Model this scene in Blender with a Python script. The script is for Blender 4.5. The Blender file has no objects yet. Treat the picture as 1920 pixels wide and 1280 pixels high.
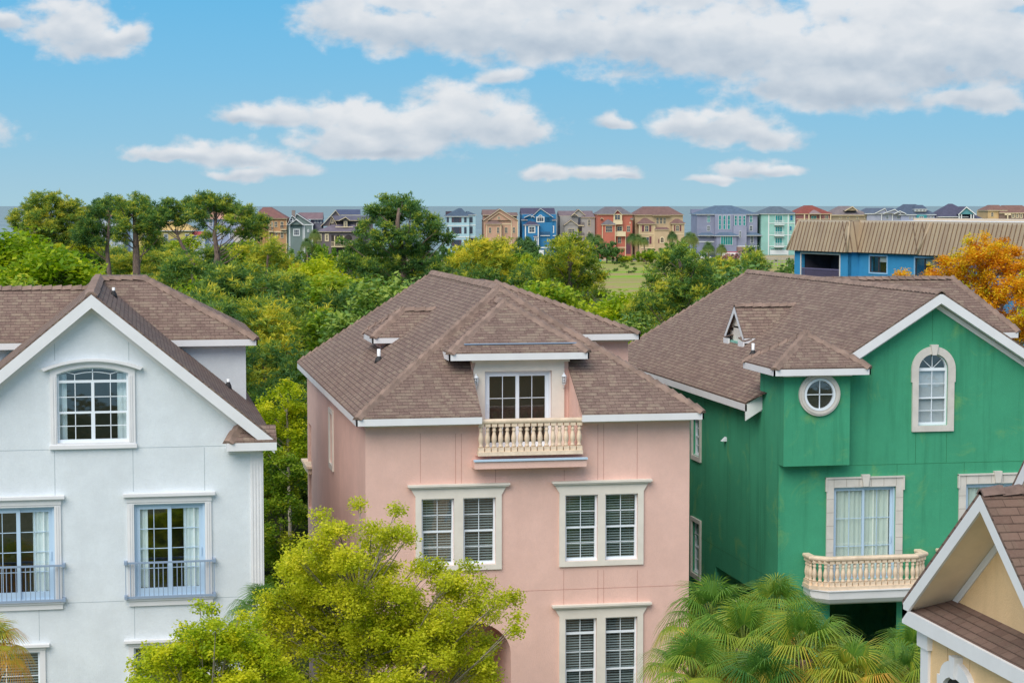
import bpy, math, random
import numpy as np
from math import sin, cos, tan, pi, radians, sqrt, atan2, hypot
from mathutils import Vector, Matrix
from mathutils.geometry import tessellate_polygon
random.seed(7); rng = np.random.default_rng(7)
SC = bpy.context.scene; COL = SC.collection

# ------------------------------------------------------------------ camera
H = 17.0; YAW = radians(10.75); PITCH = math.atan(254/3733); FPX = 3733.0
cam_d = bpy.data.cameras.new('camera'); cam = bpy.data.objects.new('camera', cam_d); COL.objects.link(cam)
cam_d.sensor_width = 36; cam_d.lens = FPX/1920*36; cam_d.clip_start = .5; cam_d.clip_end = 200000
cam.location = (0, 0, H); cam.rotation_euler = (pi/2-PITCH, 0, -YAW); SC.camera = cam
CF = Vector((sin(YAW)*cos(PITCH), cos(YAW)*cos(PITCH), -sin(PITCH)))
CR = Vector((cos(YAW), -sin(YAW), 0)); CU = Vector((sin(YAW)*sin(PITCH), cos(YAW)*sin(PITCH), cos(PITCH)))
def ray(x, y): return CF + CR*((x-960)/FPX) + CU*((640-y)/FPX)
def onY(x, y, Y): d = ray(x, y); t = Y/d.y; return Vector((d.x*t, Y, H+d.z*t))
def onX(x, y, X): d = ray(x, y); t = X/d.x; return Vector((X, d.y*t, H+d.z*t))
def onD(x, y, D): d = ray(x, y); return Vector((0, 0, H)) + d*D      # point at forward distance D
def onZ(x, y, Z): d = ray(x, y); t = (Z-H)/d.z; return Vector((d.x*t, d.y*t, Z))

# ------------------------------------------------------------------ world, sun, exposure
SC.view_settings.view_transform = 'Standard'; SC.view_settings.look = 'None'
SC.view_settings.exposure = 0.62; SC.view_settings.gamma = 1; SC.view_settings.use_curve_mapping = False
SUN_EL, SUN_ROT = radians(46), radians(180+36)       # sun high, behind the camera and to its left... azimuth measured below
world = bpy.data.worlds.new('World'); SC.world = world; world.use_nodes = True
def lin(h):
    if isinstance(h, str):
        h = h.lstrip('#'); c = [int(h[i:i+2], 16)/255 for i in (0, 2, 4)]
    else: c = [v/255 for v in h]
    return tuple((v/12.92 if v <= .04045 else ((v+.055)/1.055)**2.4) for v in c)
class NT:
    def __init__(s, nt): s.nt = nt; s.n = nt.nodes; s.l = nt.links
    def add(s, t, **kw):
        n = s.n.new(t)
        for k, v in kw.items():
            if k == 'ins':
                for i, x in v.items(): s.put(n, i, x)
            else: setattr(n, k, v)
        return n
    def put(s, n, i, x):
        sock = n.inputs[i]
        if hasattr(x, 'is_output') and not isinstance(x, (int, float, tuple)): s.l.new(x, sock)
        else:
            if isinstance(x, tuple) and len(x) == 3 and sock.type == 'RGBA': x = x+(1,)
            sock.default_value = x
    def m(s, op, a, b=None, c=None, clamp=False):
        n = s.add('ShaderNodeMath', operation=op, use_clamp=clamp)
        s.put(n, 0, a)
        if b is not None: s.put(n, 1, b)
        if c is not None: s.put(n, 2, c)
        return n.outputs[0]
    def vm(s, op, a, b=None, scale=None):
        n = s.add('ShaderNodeVectorMath', operation=op); s.put(n, 0, a)
        if b is not None: s.put(n, 1, b)
        if scale is not None: s.put(n, 3, scale)
        return n.outputs[0]
    def mix(s, f, a, b, mode='MIX'):
        n = s.add('ShaderNodeMix', data_type='RGBA', blend_type=mode); s.put(n, 0, f)
        s.put(n, 6, a if not isinstance(a, tuple) or len(a) == 4 else a+(1,)); s.put(n, 7, b if not isinstance(b, tuple) or len(b) == 4 else b+(1,))
        return n.outputs[2]
    def ramp(s, f, stops, interp='LINEAR'):
        n = s.add('ShaderNodeValToRGB'); s.put(n, 0, f); cr = n.color_ramp; cr.interpolation = interp
        while len(cr.elements) < len(stops): cr.elements.new(.5)
        for e, (p, c) in zip(cr.elements, stops):
            e.position = p; e.color = (tuple(c)+(1,)) if not isinstance(c, (int, float)) else (c, c, c, 1)
        return n.outputs[0]
    def smooth(s, x, a, b):
        n = s.add('ShaderNodeMapRange', interpolation_type='SMOOTHSTEP'); s.put(n, 0, x); s.put(n, 1, a); s.put(n, 2, b); s.put(n, 3, 0.); s.put(n, 4, 1.)
        return n.outputs[0]
    def noise(s, v, scale, det=4, rough=.55, dist=0, col=False):
        n = s.add('ShaderNodeTexNoise', ins={'Vector': v, 'Scale': float(scale), 'Detail': float(det), 'Roughness': float(rough), 'Distortion': float(dist)})
        return n.outputs[1 if col else 0]
def build_world():
    nt = NT(world.node_tree); nt.n.clear()
    out = nt.add('ShaderNodeOutputWorld'); bg = nt.add('ShaderNodeBackground'); nt.l.new(bg.outputs[0], out.inputs[0])
    sky = nt.add('ShaderNodeTexSky', sky_type='NISHITA', sun_disc=False, sun_elevation=SUN_EL, sun_rotation=SUN_ROT)
    sky.air_density = 1.0; sky.dust_density = .6; sky.ozone_density = 2.0
    tc = nt.add('ShaderNodeTexCoord'); sep = nt.add('ShaderNodeSeparateXYZ'); nt.l.new(tc.outputs['Generated'], sep.inputs[0])
    x, y, z = sep.outputs
    az = nt.m('ARCTAN2', x, y); el = nt.m('ARCSINE', z)
    # low sky: cyan-blue above, paler at the sea horizon; blends into the Nishita sky higher up
    e01 = nt.m('DIVIDE', el, radians(12.0), clamp=True)
    S = SKYS
    def sc(h, k=1.0): return tuple(v*S*k for v in lin(h))
    grad = nt.ramp(e01, [(0, sc('#afd6e6')), (.06, sc('#a8d3e8')), (.16, sc('#98cfec')), (.32, sc('#84c9f0')), (.5, sc('#70c2f1')), (1, sc('#4ea4e6'))])
    skyc = nt.mix(nt.smooth(el, radians(7), radians(24)), grad, nt.vm('SCALE', sky.outputs[0], scale=1.0))
    CL = [(a, b, c*1.12, d*1.15) for a, b, c, d in CLOUDS]
    # cumulus field in degrees of azimuth and elevation
    a_d = nt.m('MULTIPLY', az, 180/pi); e_d = nt.m('MULTIPLY', el, 180/pi)
    comb = nt.add('ShaderNodeCombineXYZ'); nt.l.new(a_d, comb.inputs[0]); nt.l.new(e_d, comb.inputs[1]); P = comb.outputs[0]
    Ps = nt.vm('MULTIPLY', P, (1., 1.5, 1.))
    w = nt.noise(Ps, .8, 2, .5, col=True)
    wv = nt.vm('SCALE', nt.vm('SUBTRACT', w, (.5, .5, .5)), scale=.6)
    Pw = nt.vm('ADD', P, wv)
    sp = nt.add('ShaderNodeSeparateXYZ'); nt.l.new(Pw, sp.inputs[0]); u, v = sp.outputs[0], sp.outputs[1]
    def ang(px, py):
        d = ray(px, py).normalized(); return math.degrees(atan2(d.x, d.y)), math.degrees(math.asin(d.z))
    k = 3733*pi/180   # px per degree
    field = None; top = None
    for (px, py, rx, ry) in CL:
        ca, ce = ang(px, py); du = nt.m('MULTIPLY', nt.m('SUBTRACT', u, ca), k/rx); dv = nt.m('MULTIPLY', nt.m('SUBTRACT', v, ce), k/ry)
        # flatter underside: below the centre distances count more
        dvn = nt.m('MULTIPLY', dv, nt.m('ADD', 1., nt.m('MULTIPLY', nt.m('LESS_THAN', dv, 0.), .45)))
        r2 = nt.m('ADD', nt.m('MULTIPLY', du, du), nt.m('MULTIPLY', dvn, dvn))
        fl = nt.m('SUBTRACT', 1., nt.m('SQRT', r2))
        g = nt.m('MULTIPLY', nt.m('MAXIMUM', nt.m('ADD', fl, .25), 0.), dv)        # weight * height inside lobe
        field = fl if field is None else nt.m('SMOOTH_MAX', field, fl, .22)
        top = g if top is None else nt.m('ADD', top, g)
    n1 = nt.noise(Ps, 1.05, 7, .52, .15); n2 = nt.noise(Ps, 3.4, 7, .62)
    off = nt.vm('ADD', Ps, (.16, -.26, 0.)); n1b = nt.noise(off, 1.15, 3, .45, .1)
    dens = nt.m('ADD', field, nt.m('ADD', nt.m('MULTIPLY', nt.m('SUBTRACT', n1, .5), 1.7), nt.m('MULTIPLY', nt.m('SUBTRACT', n2, .5), .5)))
    mask = nt.smooth(dens, -.32, .42)
    lit = nt.m('ADD', nt.m('MULTIPLY', nt.m('SUBTRACT', n1b, n1), -.8), nt.m('MULTIPLY', top, .75))
    thick = nt.smooth(dens, .1, 1.1)
    shade = nt.m('ADD', nt.m('SUBTRACT', .62, nt.m('MULTIPLY', thick, .16)), lit, clamp=True)
    ccol = nt.ramp(shade, [(0, sc('#b8c6d6')), (.3, sc('#cbd6e2')), (.6, sc('#dde4ec')), (1, sc('#f3f5f8'))])
    final = nt.mix(nt.m('MULTIPLY', mask, .95), skyc, ccol)
    # unseen white cloud cover, added above the view for neutral fill light
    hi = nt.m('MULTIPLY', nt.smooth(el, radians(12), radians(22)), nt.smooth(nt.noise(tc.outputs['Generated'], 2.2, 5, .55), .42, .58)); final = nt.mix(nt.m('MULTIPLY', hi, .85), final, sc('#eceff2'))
    # the world below the horizon is plain sea-grey bounce
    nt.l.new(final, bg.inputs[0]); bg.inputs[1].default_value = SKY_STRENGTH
SKYS = 4.35; SKY_STRENGTH = .135
CLOUDS = [ # photo-measured centres of the cumulus (px) and radii
 (140, 55, 85, 55), (175, 85, 65, 34), (10, 48, 34, 20), (235, 70, 40, 20),
 (860, 215, 95, 52), (940, 245, 85, 45), (780, 255, 120, 45), (650, 265, 95, 34), (640, 225, 95, 30), (520, 220, 90, 26), (450, 222, 45, 16), (715, 280, 110, 24), (700, 240, 100, 36),
 (310, 290, 75, 14), (400, 290, 75, 26), (480, 303, 85, 22), (530, 322, 60, 16), (460, 330, 55, 12),
 (1300, 240, 75, 26), (1370, 245, 80, 38), (1440, 265, 60, 25), (1150, 228, 32, 13),
 (1395, 322, 52, 18), (1340, 340, 42, 9), (1455, 328, 42, 8), (1130, 325, 60, 14), (1020, 328, 45, 14), (1170, 332, 30, 8), (940, 145, 45, 18),
 (650, 40, 90, 44), (760, 60, 120, 50), (900, 60, 160, 60), (1060, 70, 170, 66), (1230, 80, 170, 82), (1400, 90, 170, 90), (1560, 120, 170, 92), (1700, 100, 170, 100), (1850, 90, 130, 110),
 (1600, 185, 120, 34), (1830, 190, 110, 26), (1500, 170, 110, 34), (1000, 0, 260, 60), (1300, -20, 260, 60), (1560, 20, 60, 40), (1700, 20, 150, 60), (1850, -10, 160, 60), (770, 5, 90, 26),
 (2050, 100, 140, 90), (-120, 250, 120, 40), (2150, 290, 120, 30)]
build_world()
sun_d = bpy.data.lights.new('sun', 'SUN'); sun_d.energy = 1.9; sun_d.angle = radians(50); sun_d.color = (1, .94, .84)
sun = bpy.data.objects.new('sun', sun_d); COL.objects.link(sun)
# Nishita: rotation 0 = +Y, clockwise seen from above
sd = Vector((sin(SUN_ROT)*cos(SUN_EL), cos(SUN_ROT)*cos(SUN_EL), sin(SUN_EL)))
sun.rotation_euler = sd.to_track_quat('Z', 'Y').to_euler()

# ------------------------------------------------------------------ mesh building
class MB:
    def __init__(s, M=None): s.v = []; s.f = []; s.M = M or Matrix(); s.uv = {}; s.smooth = []
    def add(s, pts, faces, M=None, sm=False):
        b = len(s.v); T = M if M is not None else s.M
        s.v += [T @ Vector(p) for p in pts]
        for f in faces: s.f.append(tuple(b+i for i in f)); s.smooth.append(sm)
        return s
    def box(s, x0, x1, y0, y1, z0, z1, M=None):
        p = [(x, y, z) for z in (z0, z1) for y in (y0, y1) for x in (x0, x1)]
        return s.add(p, [(0, 2, 3, 1), (4, 5, 7, 6), (0, 1, 5, 4), (2, 6, 7, 3), (0, 4, 6, 2), (1, 3, 7, 5)], M)
    def poly(s, pts): return s.add(pts, [tuple(range(len(pts)))])
    def slab(s, outer, holes, d0, d1, back=False, sides=True):
        """outer/holes in local (x,z); faces towards -y at d0, extruded to d1"""
        loops = [outer]+list(holes); flat = [p for l in loops for p in l]
        tris = tessellate_polygon([[Vector((p[0], p[1], 0)) for p in l] for l in loops])
        F = []
        for t in tris:
            a, b, c = (flat[i] for i in t)
            cr = (b[0]-a[0])*(c[1]-a[1])-(b[1]-a[1])*(c[0]-a[0])
            F.append(t if cr > 0 else (t[0], t[2], t[1]))
        s.add([(p[0], d0, p[1]) for p in flat], F)
        if back: s.add([(p[0], d1, p[1]) for p in flat], [tuple(reversed(t)) for t in F])
        if sides:
            for li, l in enumerate(loops):
                if sides == 'holes' and li == 0: continue
                n = len(l); ar = sum(l[i][0]*l[(i+1) % n][1]-l[(i+1) % n][0]*l[i][1] for i in range(n))
                flip = (ar < 0) != (li > 0)
                pts = [(p[0], d0, p[1]) for p in l]+[(p[0], d1, p[1]) for p in l]
                fs = []
                for i in range(n):
                    j = (i+1) % n; q = (i, n+i, n+j, j); fs.append(tuple(reversed(q)) if not flip else q)
                s.add(pts, fs)
        return s
    def board(s, p0, p1, h, off, t=.04):
        """vertical-face board hanging h below the line p0-p1, thickness t on the side away from off (unit outward normal)"""
        p0, p1, o = Vector(p0), Vector(p1), Vector(off); d = Vector((0, 0, -h)); i = -o*t
        P = [p0, p1, p1+d, p0+d, p0+i, p1+i, p1+i+d, p0+i+d]
        return s.add(P, [(0, 1, 2, 3), (7, 6, 5, 4), (0, 4, 5, 1), (1, 5, 6, 2), (2, 6, 7, 3), (3, 7, 4, 0)])
    def prism(s, pts, down):
        """polygon (top face) thickened by vector down"""
        n = len(pts); d = Vector(down); P = [Vector(p) for p in pts]; P += [p+d for p in P]
        return s.add(P, [tuple(range(n)), tuple(range(2*n-1, n-1, -1))]+[(i, n+i, n+(i+1) % n, (i+1) % n) for i in range(n)])
    def tube(s, pts, r, n=6, cap=True, sm=True):
        P = [Vector(p) for p in pts]; rs = r if isinstance(r, (list, tuple)) else [r]*len(P); V = []; F = []
        u = None
        for i, p in enumerate(P):
            t = (P[min(i+1, len(P)-1)]-P[max(i-1, 0)]).normalized()
            if u is None: u = t.orthogonal().normalized()
            u = (u-t*u.dot(t)); u = u.normalized() if u.length > 1e-6 else t.orthogonal().normalized()
            w = t.cross(u)
            for k in range(n):
                a = 2*pi*k/n; V.append(p+u*(cos(a)*rs[i])+w*(sin(a)*rs[i]))
        for i in range(len(P)-1):
            for k in range(n):
                a = i*n+k; b = i*n+(k+1) % n; F.append((a, b, b+n, a+n))
        if cap: F.append(tuple(reversed(range(n)))); F.append(tuple(range(len(V)-n, len(V))))
        return s.add(V, F, sm=sm)
    def lathe(s, prof, c=(0, 0, 0), n=12, sm=True, square=False):
        V = []; F = []; c = Vector(c)
        for r, z in prof:
            for k in range(n):
                a = 2*pi*(k+.5)/n; V.append(c+Vector((cos(a)*r, sin(a)*r, z)))
        for i in range(len(prof)-1):
            for k in range(n):
                a = i*n+k; b = i*n+(k+1) % n; F.append((a, b, b+n, a+n))
        F.append(tuple(reversed(range(n)))); F.append(tuple(range(len(V)-n, len(V))))
        return s.add(V, F, sm=sm)
    def sphere(s, c, rx, ry, rz, n=10, m=7):
        V = []; F = []
        for i in range(m+1):
            t = pi*i/m
            for k in range(n):
                a = 2*pi*k/n; V.append((c[0]+rx*sin(t)*cos(a), c[1]+ry*sin(t)*sin(a), c[2]+rz*cos(t)))
        for i in range(m):
            for k in range(n):
                a = i*n+k; b = i*n+(k+1) % n; F.append((a, a+n, b+n, b))
        return s.add(V, F, sm=True)
    def build(s, name, mat, parent=None, label=None, uv=False, world_pts=True):
        me = bpy.data.meshes.new(name)
        o3 = Vector((0, 0, 0))
        if parent is not None and world_pts:
            o3 = Vector(ORG.get(parent, (0, 0, 0)))
        me.from_pydata([tuple(v-o3) for v in s.v], [], s.f)
        if any(s.smooth): me.polygons.foreach_set('use_smooth', s.smooth)
        if uv: slope_uv(me, o3)
        me.materials.append(mat); me.update()
        o = bpy.data.objects.new(name, me); COL.objects.link(o)
        if parent is not None: o.parent = parent; ORG[o] = ORG.get(parent, (0, 0, 0))
        if label: o['label'] = label
        return o
ORG = {}
def slope_uv(me, o3):
    uvl = me.uv_layers.new(name='UVMap')
    for p in me.polygons:
        n = p.normal
        a = Vector((0, 0, 1)).cross(n)
        if a.length < .05: a = Vector((1, 0, 0))
        a.normalize(); b = n.cross(a)
        for li in p.loop_indices:
            v = me.vertices[me.loops[li].vertex_index].co+o3
            uvl.data[li].uv = (v.dot(a), v.dot(b))
def thing(name, label, cat, loc=(0, 0, 0), group=None, rz=0):
    o = bpy.data.objects.new(name, None); COL.objects.link(o); o.location = loc; o.rotation_euler = (0, 0, rz)
    o.empty_display_size = .3; o['label'] = label; o['category'] = cat
    if group: o['group'] = group
    ORG[o] = tuple(loc) if rz == 0 else (0, 0, 0)
    return o
def tag(o, label, cat, group=None):
    o['label'] = label; o['category'] = cat
    if group: o['group'] = group
    return o
def struct(o): o['kind'] = 'structure'; return o
def front(X, Y, Z=0): return Matrix.Translation((X, Y, Z))                       # wall facing -Y: local x = +X, y inward, z up
def leftf(X, Y, Z=0): return Matrix.Translation((X, Y, Z)) @ Matrix(((0, 1, 0, 0), (-1, 0, 0, 0), (0, 0, 1, 0), (0, 0, 0, 1)))   # wall facing -X: local x = -Y
def rot(X, Y, Z, a): return Matrix.Translation((X, Y, Z)) @ Matrix.Rotation(a, 4, 'Z')

# ------------------------------------------------------------------ materials
MATS = {}
def mat(name, col, rough=.6, var=.0, scale=3., bump=0., bscale=60., spec=.5, metal=0., key=None):
    if (key or name) in MATS: return MATS[key or name]
    m = bpy.data.materials.new(name); m.use_nodes = True; nt = NT(m.node_tree); b = m.node_tree.nodes['Principled BSDF']
    c = lin(col) if isinstance(col, str) else col
    b.inputs['Roughness'].default_value = rough; b.inputs['Specular IOR Level'].default_value = spec; b.inputs['Metallic'].default_value = metal
    tc = nt.add('ShaderNodeTexCoord').outputs['Object']
    if var > 0:
        n = nt.noise(tc, scale, 5, .6)
        f = nt.smooth(n, .3, .7)
        nt.put(b, 'Base Color', nt.mix(f, tuple(v*(1-var) for v in c), tuple(min(1, v*(1+var)) for v in c)))
    else: b.inputs['Base Color'].default_value = c+(1,)
    if bump > 0:
        bn = nt.add('ShaderNodeBump', ins={'Strength': float(bump), 'Distance': .01, 'Height': nt.noise(tc, bscale, 3, .6)})
        nt.l.new(bn.outputs[0], b.inputs['Normal'])
    MATS[key or name] = m; return m
def stucco(name, col, stain=None, amt=.25, streak=.15, patch=None):
    m = bpy.data.materials.new(name); m.use_nodes = True; nt = NT(m.node_tree); b = m.node_tree.nodes['Principled BSDF']
    c = lin(col); b.inputs['Roughness'].default_value = .85; b.inputs['Specular IOR Level'].default_value = .25
    tc = nt.add('ShaderNodeTexCoord').outputs['Object']
    n = nt.smooth(nt.noise(tc, .55, 8, .72), .35, .7)
    base = nt.mix(n, tuple(v*(1-.09) for v in c), tuple(min(1, v*1.06) for v in c))
    st = nt.vm('MULTIPLY', tc, (2.2, 2.2, .16)); s1 = nt.smooth(nt.noise(st, 1.3, 5, .65), .48, .75)
    base = nt.mix(nt.m('MULTIPLY', s1, streak), base, lin(stain) if stain else tuple(v*.6 for v in c))
    if patch:
        p1 = nt.smooth(nt.noise(tc, .75, 7, .68, .8), .52, .7)
        base = nt.mix(nt.m('MULTIPLY', p1, amt), base, lin(patch))
    fine = nt.noise(tc, 16, 4, .8)
    base = nt.mix(nt.m('MULTIPLY', nt.smooth(fine, .3, .7), .17), base, tuple(v*.75 for v in c))
    nt.l.new(base, b.inputs['Base Color'])
    bn = nt.add('ShaderNodeBump', ins={'Strength': .6, 'Distance': .015, 'Height': nt.noise(tc, 30, 4, .7)})
    nt.l.new(bn.outputs[0], b.inputs['Normal'])
    return m
def shingle(name, c1, c2, c3, w=.25, h=.125, k=1.0):
    m = bpy.data.materials.new(name); m.use_nodes = True; nt = NT(m.node_tree); b = m.node_tree.nodes['Principled BSDF']
    b.inputs['Roughness'].default_value = .9; b.inputs['Specular IOR Level'].default_value = .2
    tc = nt.add('ShaderNodeTexCoord'); uv = tc.outputs['UV']
    def brick(a, c, ww, msz, off):
        n = nt.add('ShaderNodeTexBrick', offset=off, offset_frequency=2, squash=1.0)
        nt.put(n, 'Vector', uv); nt.put(n, 'Color1', a+(1,)); nt.put(n, 'Color2', c+(1,)); nt.put(n, 'Mortar', tuple(v*.6 for v in lin(c1))+(1,))
        nt.put(n, 'Scale', 1.0); nt.put(n, 'Mortar Size', msz); nt.put(n, 'Brick Width', ww); nt.put(n, 'Row Height', h); nt.put(n, 'Mortar Smooth', .3)
        return n
    A, B, C = (tuple(v*k for v in lin(x)) for x in (c1, c2, c3))
    b1 = brick(A, B, w, .006, .5); b2 = brick((0, 0, 0), (1, 1, 1), w*.62, .0, .37)
    sep = nt.add('ShaderNodeSeparateXYZ'); nt.l.new(uv, sep.inputs[0])
    rowf = nt.m('FRACT', nt.m('DIVIDE', sep.outputs[1], h))
    col = nt.mix(nt.m('MULTIPLY', nt.smooth(b2.outputs[0], .55, .95), .55), b1.outputs[0], C)
    # butt edge of each course is darker
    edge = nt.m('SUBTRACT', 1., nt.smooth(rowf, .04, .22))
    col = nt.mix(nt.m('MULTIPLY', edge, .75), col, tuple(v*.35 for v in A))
    big = nt.smooth(nt.noise(tc.outputs['Object'], .35, 5, .6), .35, .7)
    col = nt.mix(nt.m('MULTIPLY', big, .28), col, tuple(v*.68 for v in A))
    stv = nt.add('ShaderNodeCombineXYZ'); nt.put(stv, 0, nt.m('MULTIPLY', sep.outputs[0], 1.6)); nt.put(stv, 1, nt.m('MULTIPLY', sep.outputs[1], .18)); strk = nt.smooth(nt.noise(stv.outputs[0], 1.0, 4, .6), .52, .75)
    col = nt.mix(nt.m('MULTIPLY', strk, .3), col, tuple(v*.6 for v in A))
    fine = nt.noise(tc.outputs['Object'], 22, 4, .75)
    col = nt.mix(nt.m('MULTIPLY', nt.smooth(fine, .35, .7), .22), col, tuple(min(1, v*1.5) for v in C))
    nt.l.new(col, b.inputs['Base Color'])
    hh = nt.m('SUBTRACT', b1.outputs[1], 0.)
    hgt = nt.m('ADD', nt.m('MULTIPLY', nt.m('SUBTRACT', 1., rowf), .8), nt.m('ADD', nt.m('MULTIPLY', b2.outputs[0], .35), nt.m('MULTIPLY', hh, -.4)))
    bn = nt.add('ShaderNodeBump', ins={'Strength': .8, 'Distance': .022, 'Height': hgt})
    nt.l.new(bn.outputs[0], b.inputs['Normal'])
    return m
def glass_mat(name='window_glass', tint=(.86, .91, .93)):
    m = bpy.data.materials.new(name); m.use_nodes = True; nt = NT(m.node_tree); nt.n.clear()
    out = nt.add('ShaderNodeOutputMaterial')
    tr = nt.add('ShaderNodeBsdfTransparent', ins={0: tint+(1,)}); gl = nt.add('ShaderNodeBsdfGlossy', ins={0: (.9, .95, 1., 1), 'Roughness': .03})
    fr = nt.add('ShaderNodeLayerWeight', ins={'Blend': .5}); n = nt.add('ShaderNodeTexCoord').outputs['Object']
    bn = nt.add('ShaderNodeBump', ins={'Strength': .12, 'Distance': .02, 'Height': nt.noise(n, 2.2, 2, .5)}); nt.l.new(bn.outputs[0], gl.inputs['Normal'])
    mx = nt.add('ShaderNodeMixShader'); nt.put(mx, 0, nt.m('ADD', nt.m('MULTIPLY', nt.m('POWER', fr.outputs[1], 4.), .85), .15, clamp=True)); nt.l.new(tr.outputs[0], mx.inputs[1]); nt.l.new(gl.outputs[0], mx.inputs[2])
    nt.l.new(mx.outputs[0], out.inputs[0]); return m
M_SH = shingle('brown_shingles', '#725c55', '#867065', '#978775')
M_SH2 = shingle('dark_brown_shingles', '#6c574e', '#7f685d', '#77665a', w=.3, h=.15)
M_CAP = mat('ridge_shingles', '#897366', .9, .26, 2.6, .5, 30)
M_WT = mat('white_paint', '#e2e1e1', .5, .03, 2.)
M_WT2 = mat('cream_trim', '#e0d8cb', .7, .05, 2., .2, 60)
M_VINYL = mat('white_vinyl', '#e9eff4', .35)
M_BLUEWH = mat('pale_blue_vinyl', '#bcd3e6', .4)
M_GLASS = glass_mat()
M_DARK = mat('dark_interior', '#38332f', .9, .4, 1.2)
M_CURT = mat('curtain_cloth', '#f2fbf8', .9)
M_BLIND = mat('blind_slats', '#9aa6a4', .6)
M_BLINDW = mat('white_blind', '#d5d8d8', .6)
M_METAL = mat('grey_blue_metal', '#8d9fb5', .45)
M_JOINT = mat('joint_line', '#9c7b74', .9)  # dusky colour for wall joint lines
M_PVC = mat('pvc_pipe', '#eef0f0', .4); M_BOOT = mat('rubber_boot', '#2c2b2c', .7)
M_STONE = mat('cast_stone', '#e2cbb0', .8, .12, 5., .5, 40)

# ------------------------------------------------------------------ house pieces
class Caps:
    def __init__(s): s.L = []
    def build(s, name, m, parent):
        for mb in s.L: mb.build(name, m, parent)
def ridge(C, p0, p1, w=.145, step=.26):
    mb = MB(); C.L.append(mb)
    p0, p1 = Vector(p0), Vector(p1); d = p1-p0; L = d.length; t = d/L
    s = t.cross(Vector((0, 0, 1))).normalized(); up = s.cross(t).normalized()
    n = max(1, int(L/step))
    for i in range(n):
        a = p0+t*(L*i/n); b = p0+t*(L*(i+1)/n+.03); wv = w*(1+.06*random.uniform(-1, 1)); dr = .55*wv
        A = [a-s*wv-up*dr+up*.005, a-s*wv*.4+up*.01, a+s*wv*.4+up*.01, a+s*wv-up*dr+up*.005]
        B = [b-s*wv*1.02-up*dr+up*.045, b-s*wv*.4+up*.06, b+s*wv*.4+up*.06, b+s*wv*1.02-up*dr+up*.03]
        mb.add(A+B, [(0, 1, 5, 4), (1, 2, 6, 5), (2, 3, 7, 6), (4, 5, 6, 7), (3, 2, 1, 0), (4, 0, 3, 7)])
def vent_pipe(parent, p, r=.05, h=.32, skirt=True):
    p = Vector(p); a = MB().tube([p-Vector((0, 0, .1)), p+Vector((0, 0, h))], r, 10).build('vent_pipe', M_PVC, parent)
    MB().lathe([(r*2.6, -.08), (r*2.2, .02), (r*1.25, .1), (r*1.05, .12)], p, 10).build('pipe_boot', M_BOOT if skirt else M_PVC, a)
    return a
def arc(cx, cz, rx, rz, a0, a1, n): return [(cx+rx*cos(a0+(a1-a0)*i/n), cz+rz*sin(a0+(a1-a0)*i/n)) for i in range(n+1)]
def rect(x0, x1, z0, z1): return [(x0, z0), (x1, z0), (x1, z1), (x0, z1)]
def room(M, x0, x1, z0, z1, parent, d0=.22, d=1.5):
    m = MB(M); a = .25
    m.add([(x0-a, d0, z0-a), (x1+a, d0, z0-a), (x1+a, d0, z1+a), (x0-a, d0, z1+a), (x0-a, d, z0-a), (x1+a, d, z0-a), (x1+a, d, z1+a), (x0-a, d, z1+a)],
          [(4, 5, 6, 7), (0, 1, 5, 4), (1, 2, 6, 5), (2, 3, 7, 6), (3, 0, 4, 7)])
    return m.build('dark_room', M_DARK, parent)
def curtain(M, x0, x1, z0, z1, d, parent, wave=.05, m=None, name='curtain'):
    n = max(8, int((x1-x0)/.03)); V = []; 
    for i in range(n+1):
        x = x0+(x1-x0)*i/n; y = d+wave*sin(i*1.35)*.5+wave*.3*sin(i*.6+1)
        V += [(x, y, z0), (x, y, z1)]
    mb = MB(M); mb.add(V, [(2*i, 2*i+2, 2*i+3, 2*i+1) for i in range(n)], sm=True); return mb.build(name, m or M_CURT, parent)
def blinds(M, x0, x1, z0, z1, d, parent, m=None, step=.066, tilt=.45, wd=.032):
    mb = MB(M); z = z0+.02
    while z < z1-.01:
        mb.add([(x0, d, z-tilt*wd), (x1, d, z-tilt*wd), (x1, d+wd, z+tilt*wd), (x0, d+wd, z+tilt*wd)], [(0, 1, 2, 3)]); z += step
    for x in (x0+.15*(x1-x0), x1-.15*(x1-x0)): mb.box(x-.003, x+.003, d-.004, d, z0, z1)
    return mb.build('blind', m or M_BLIND, parent)
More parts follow.
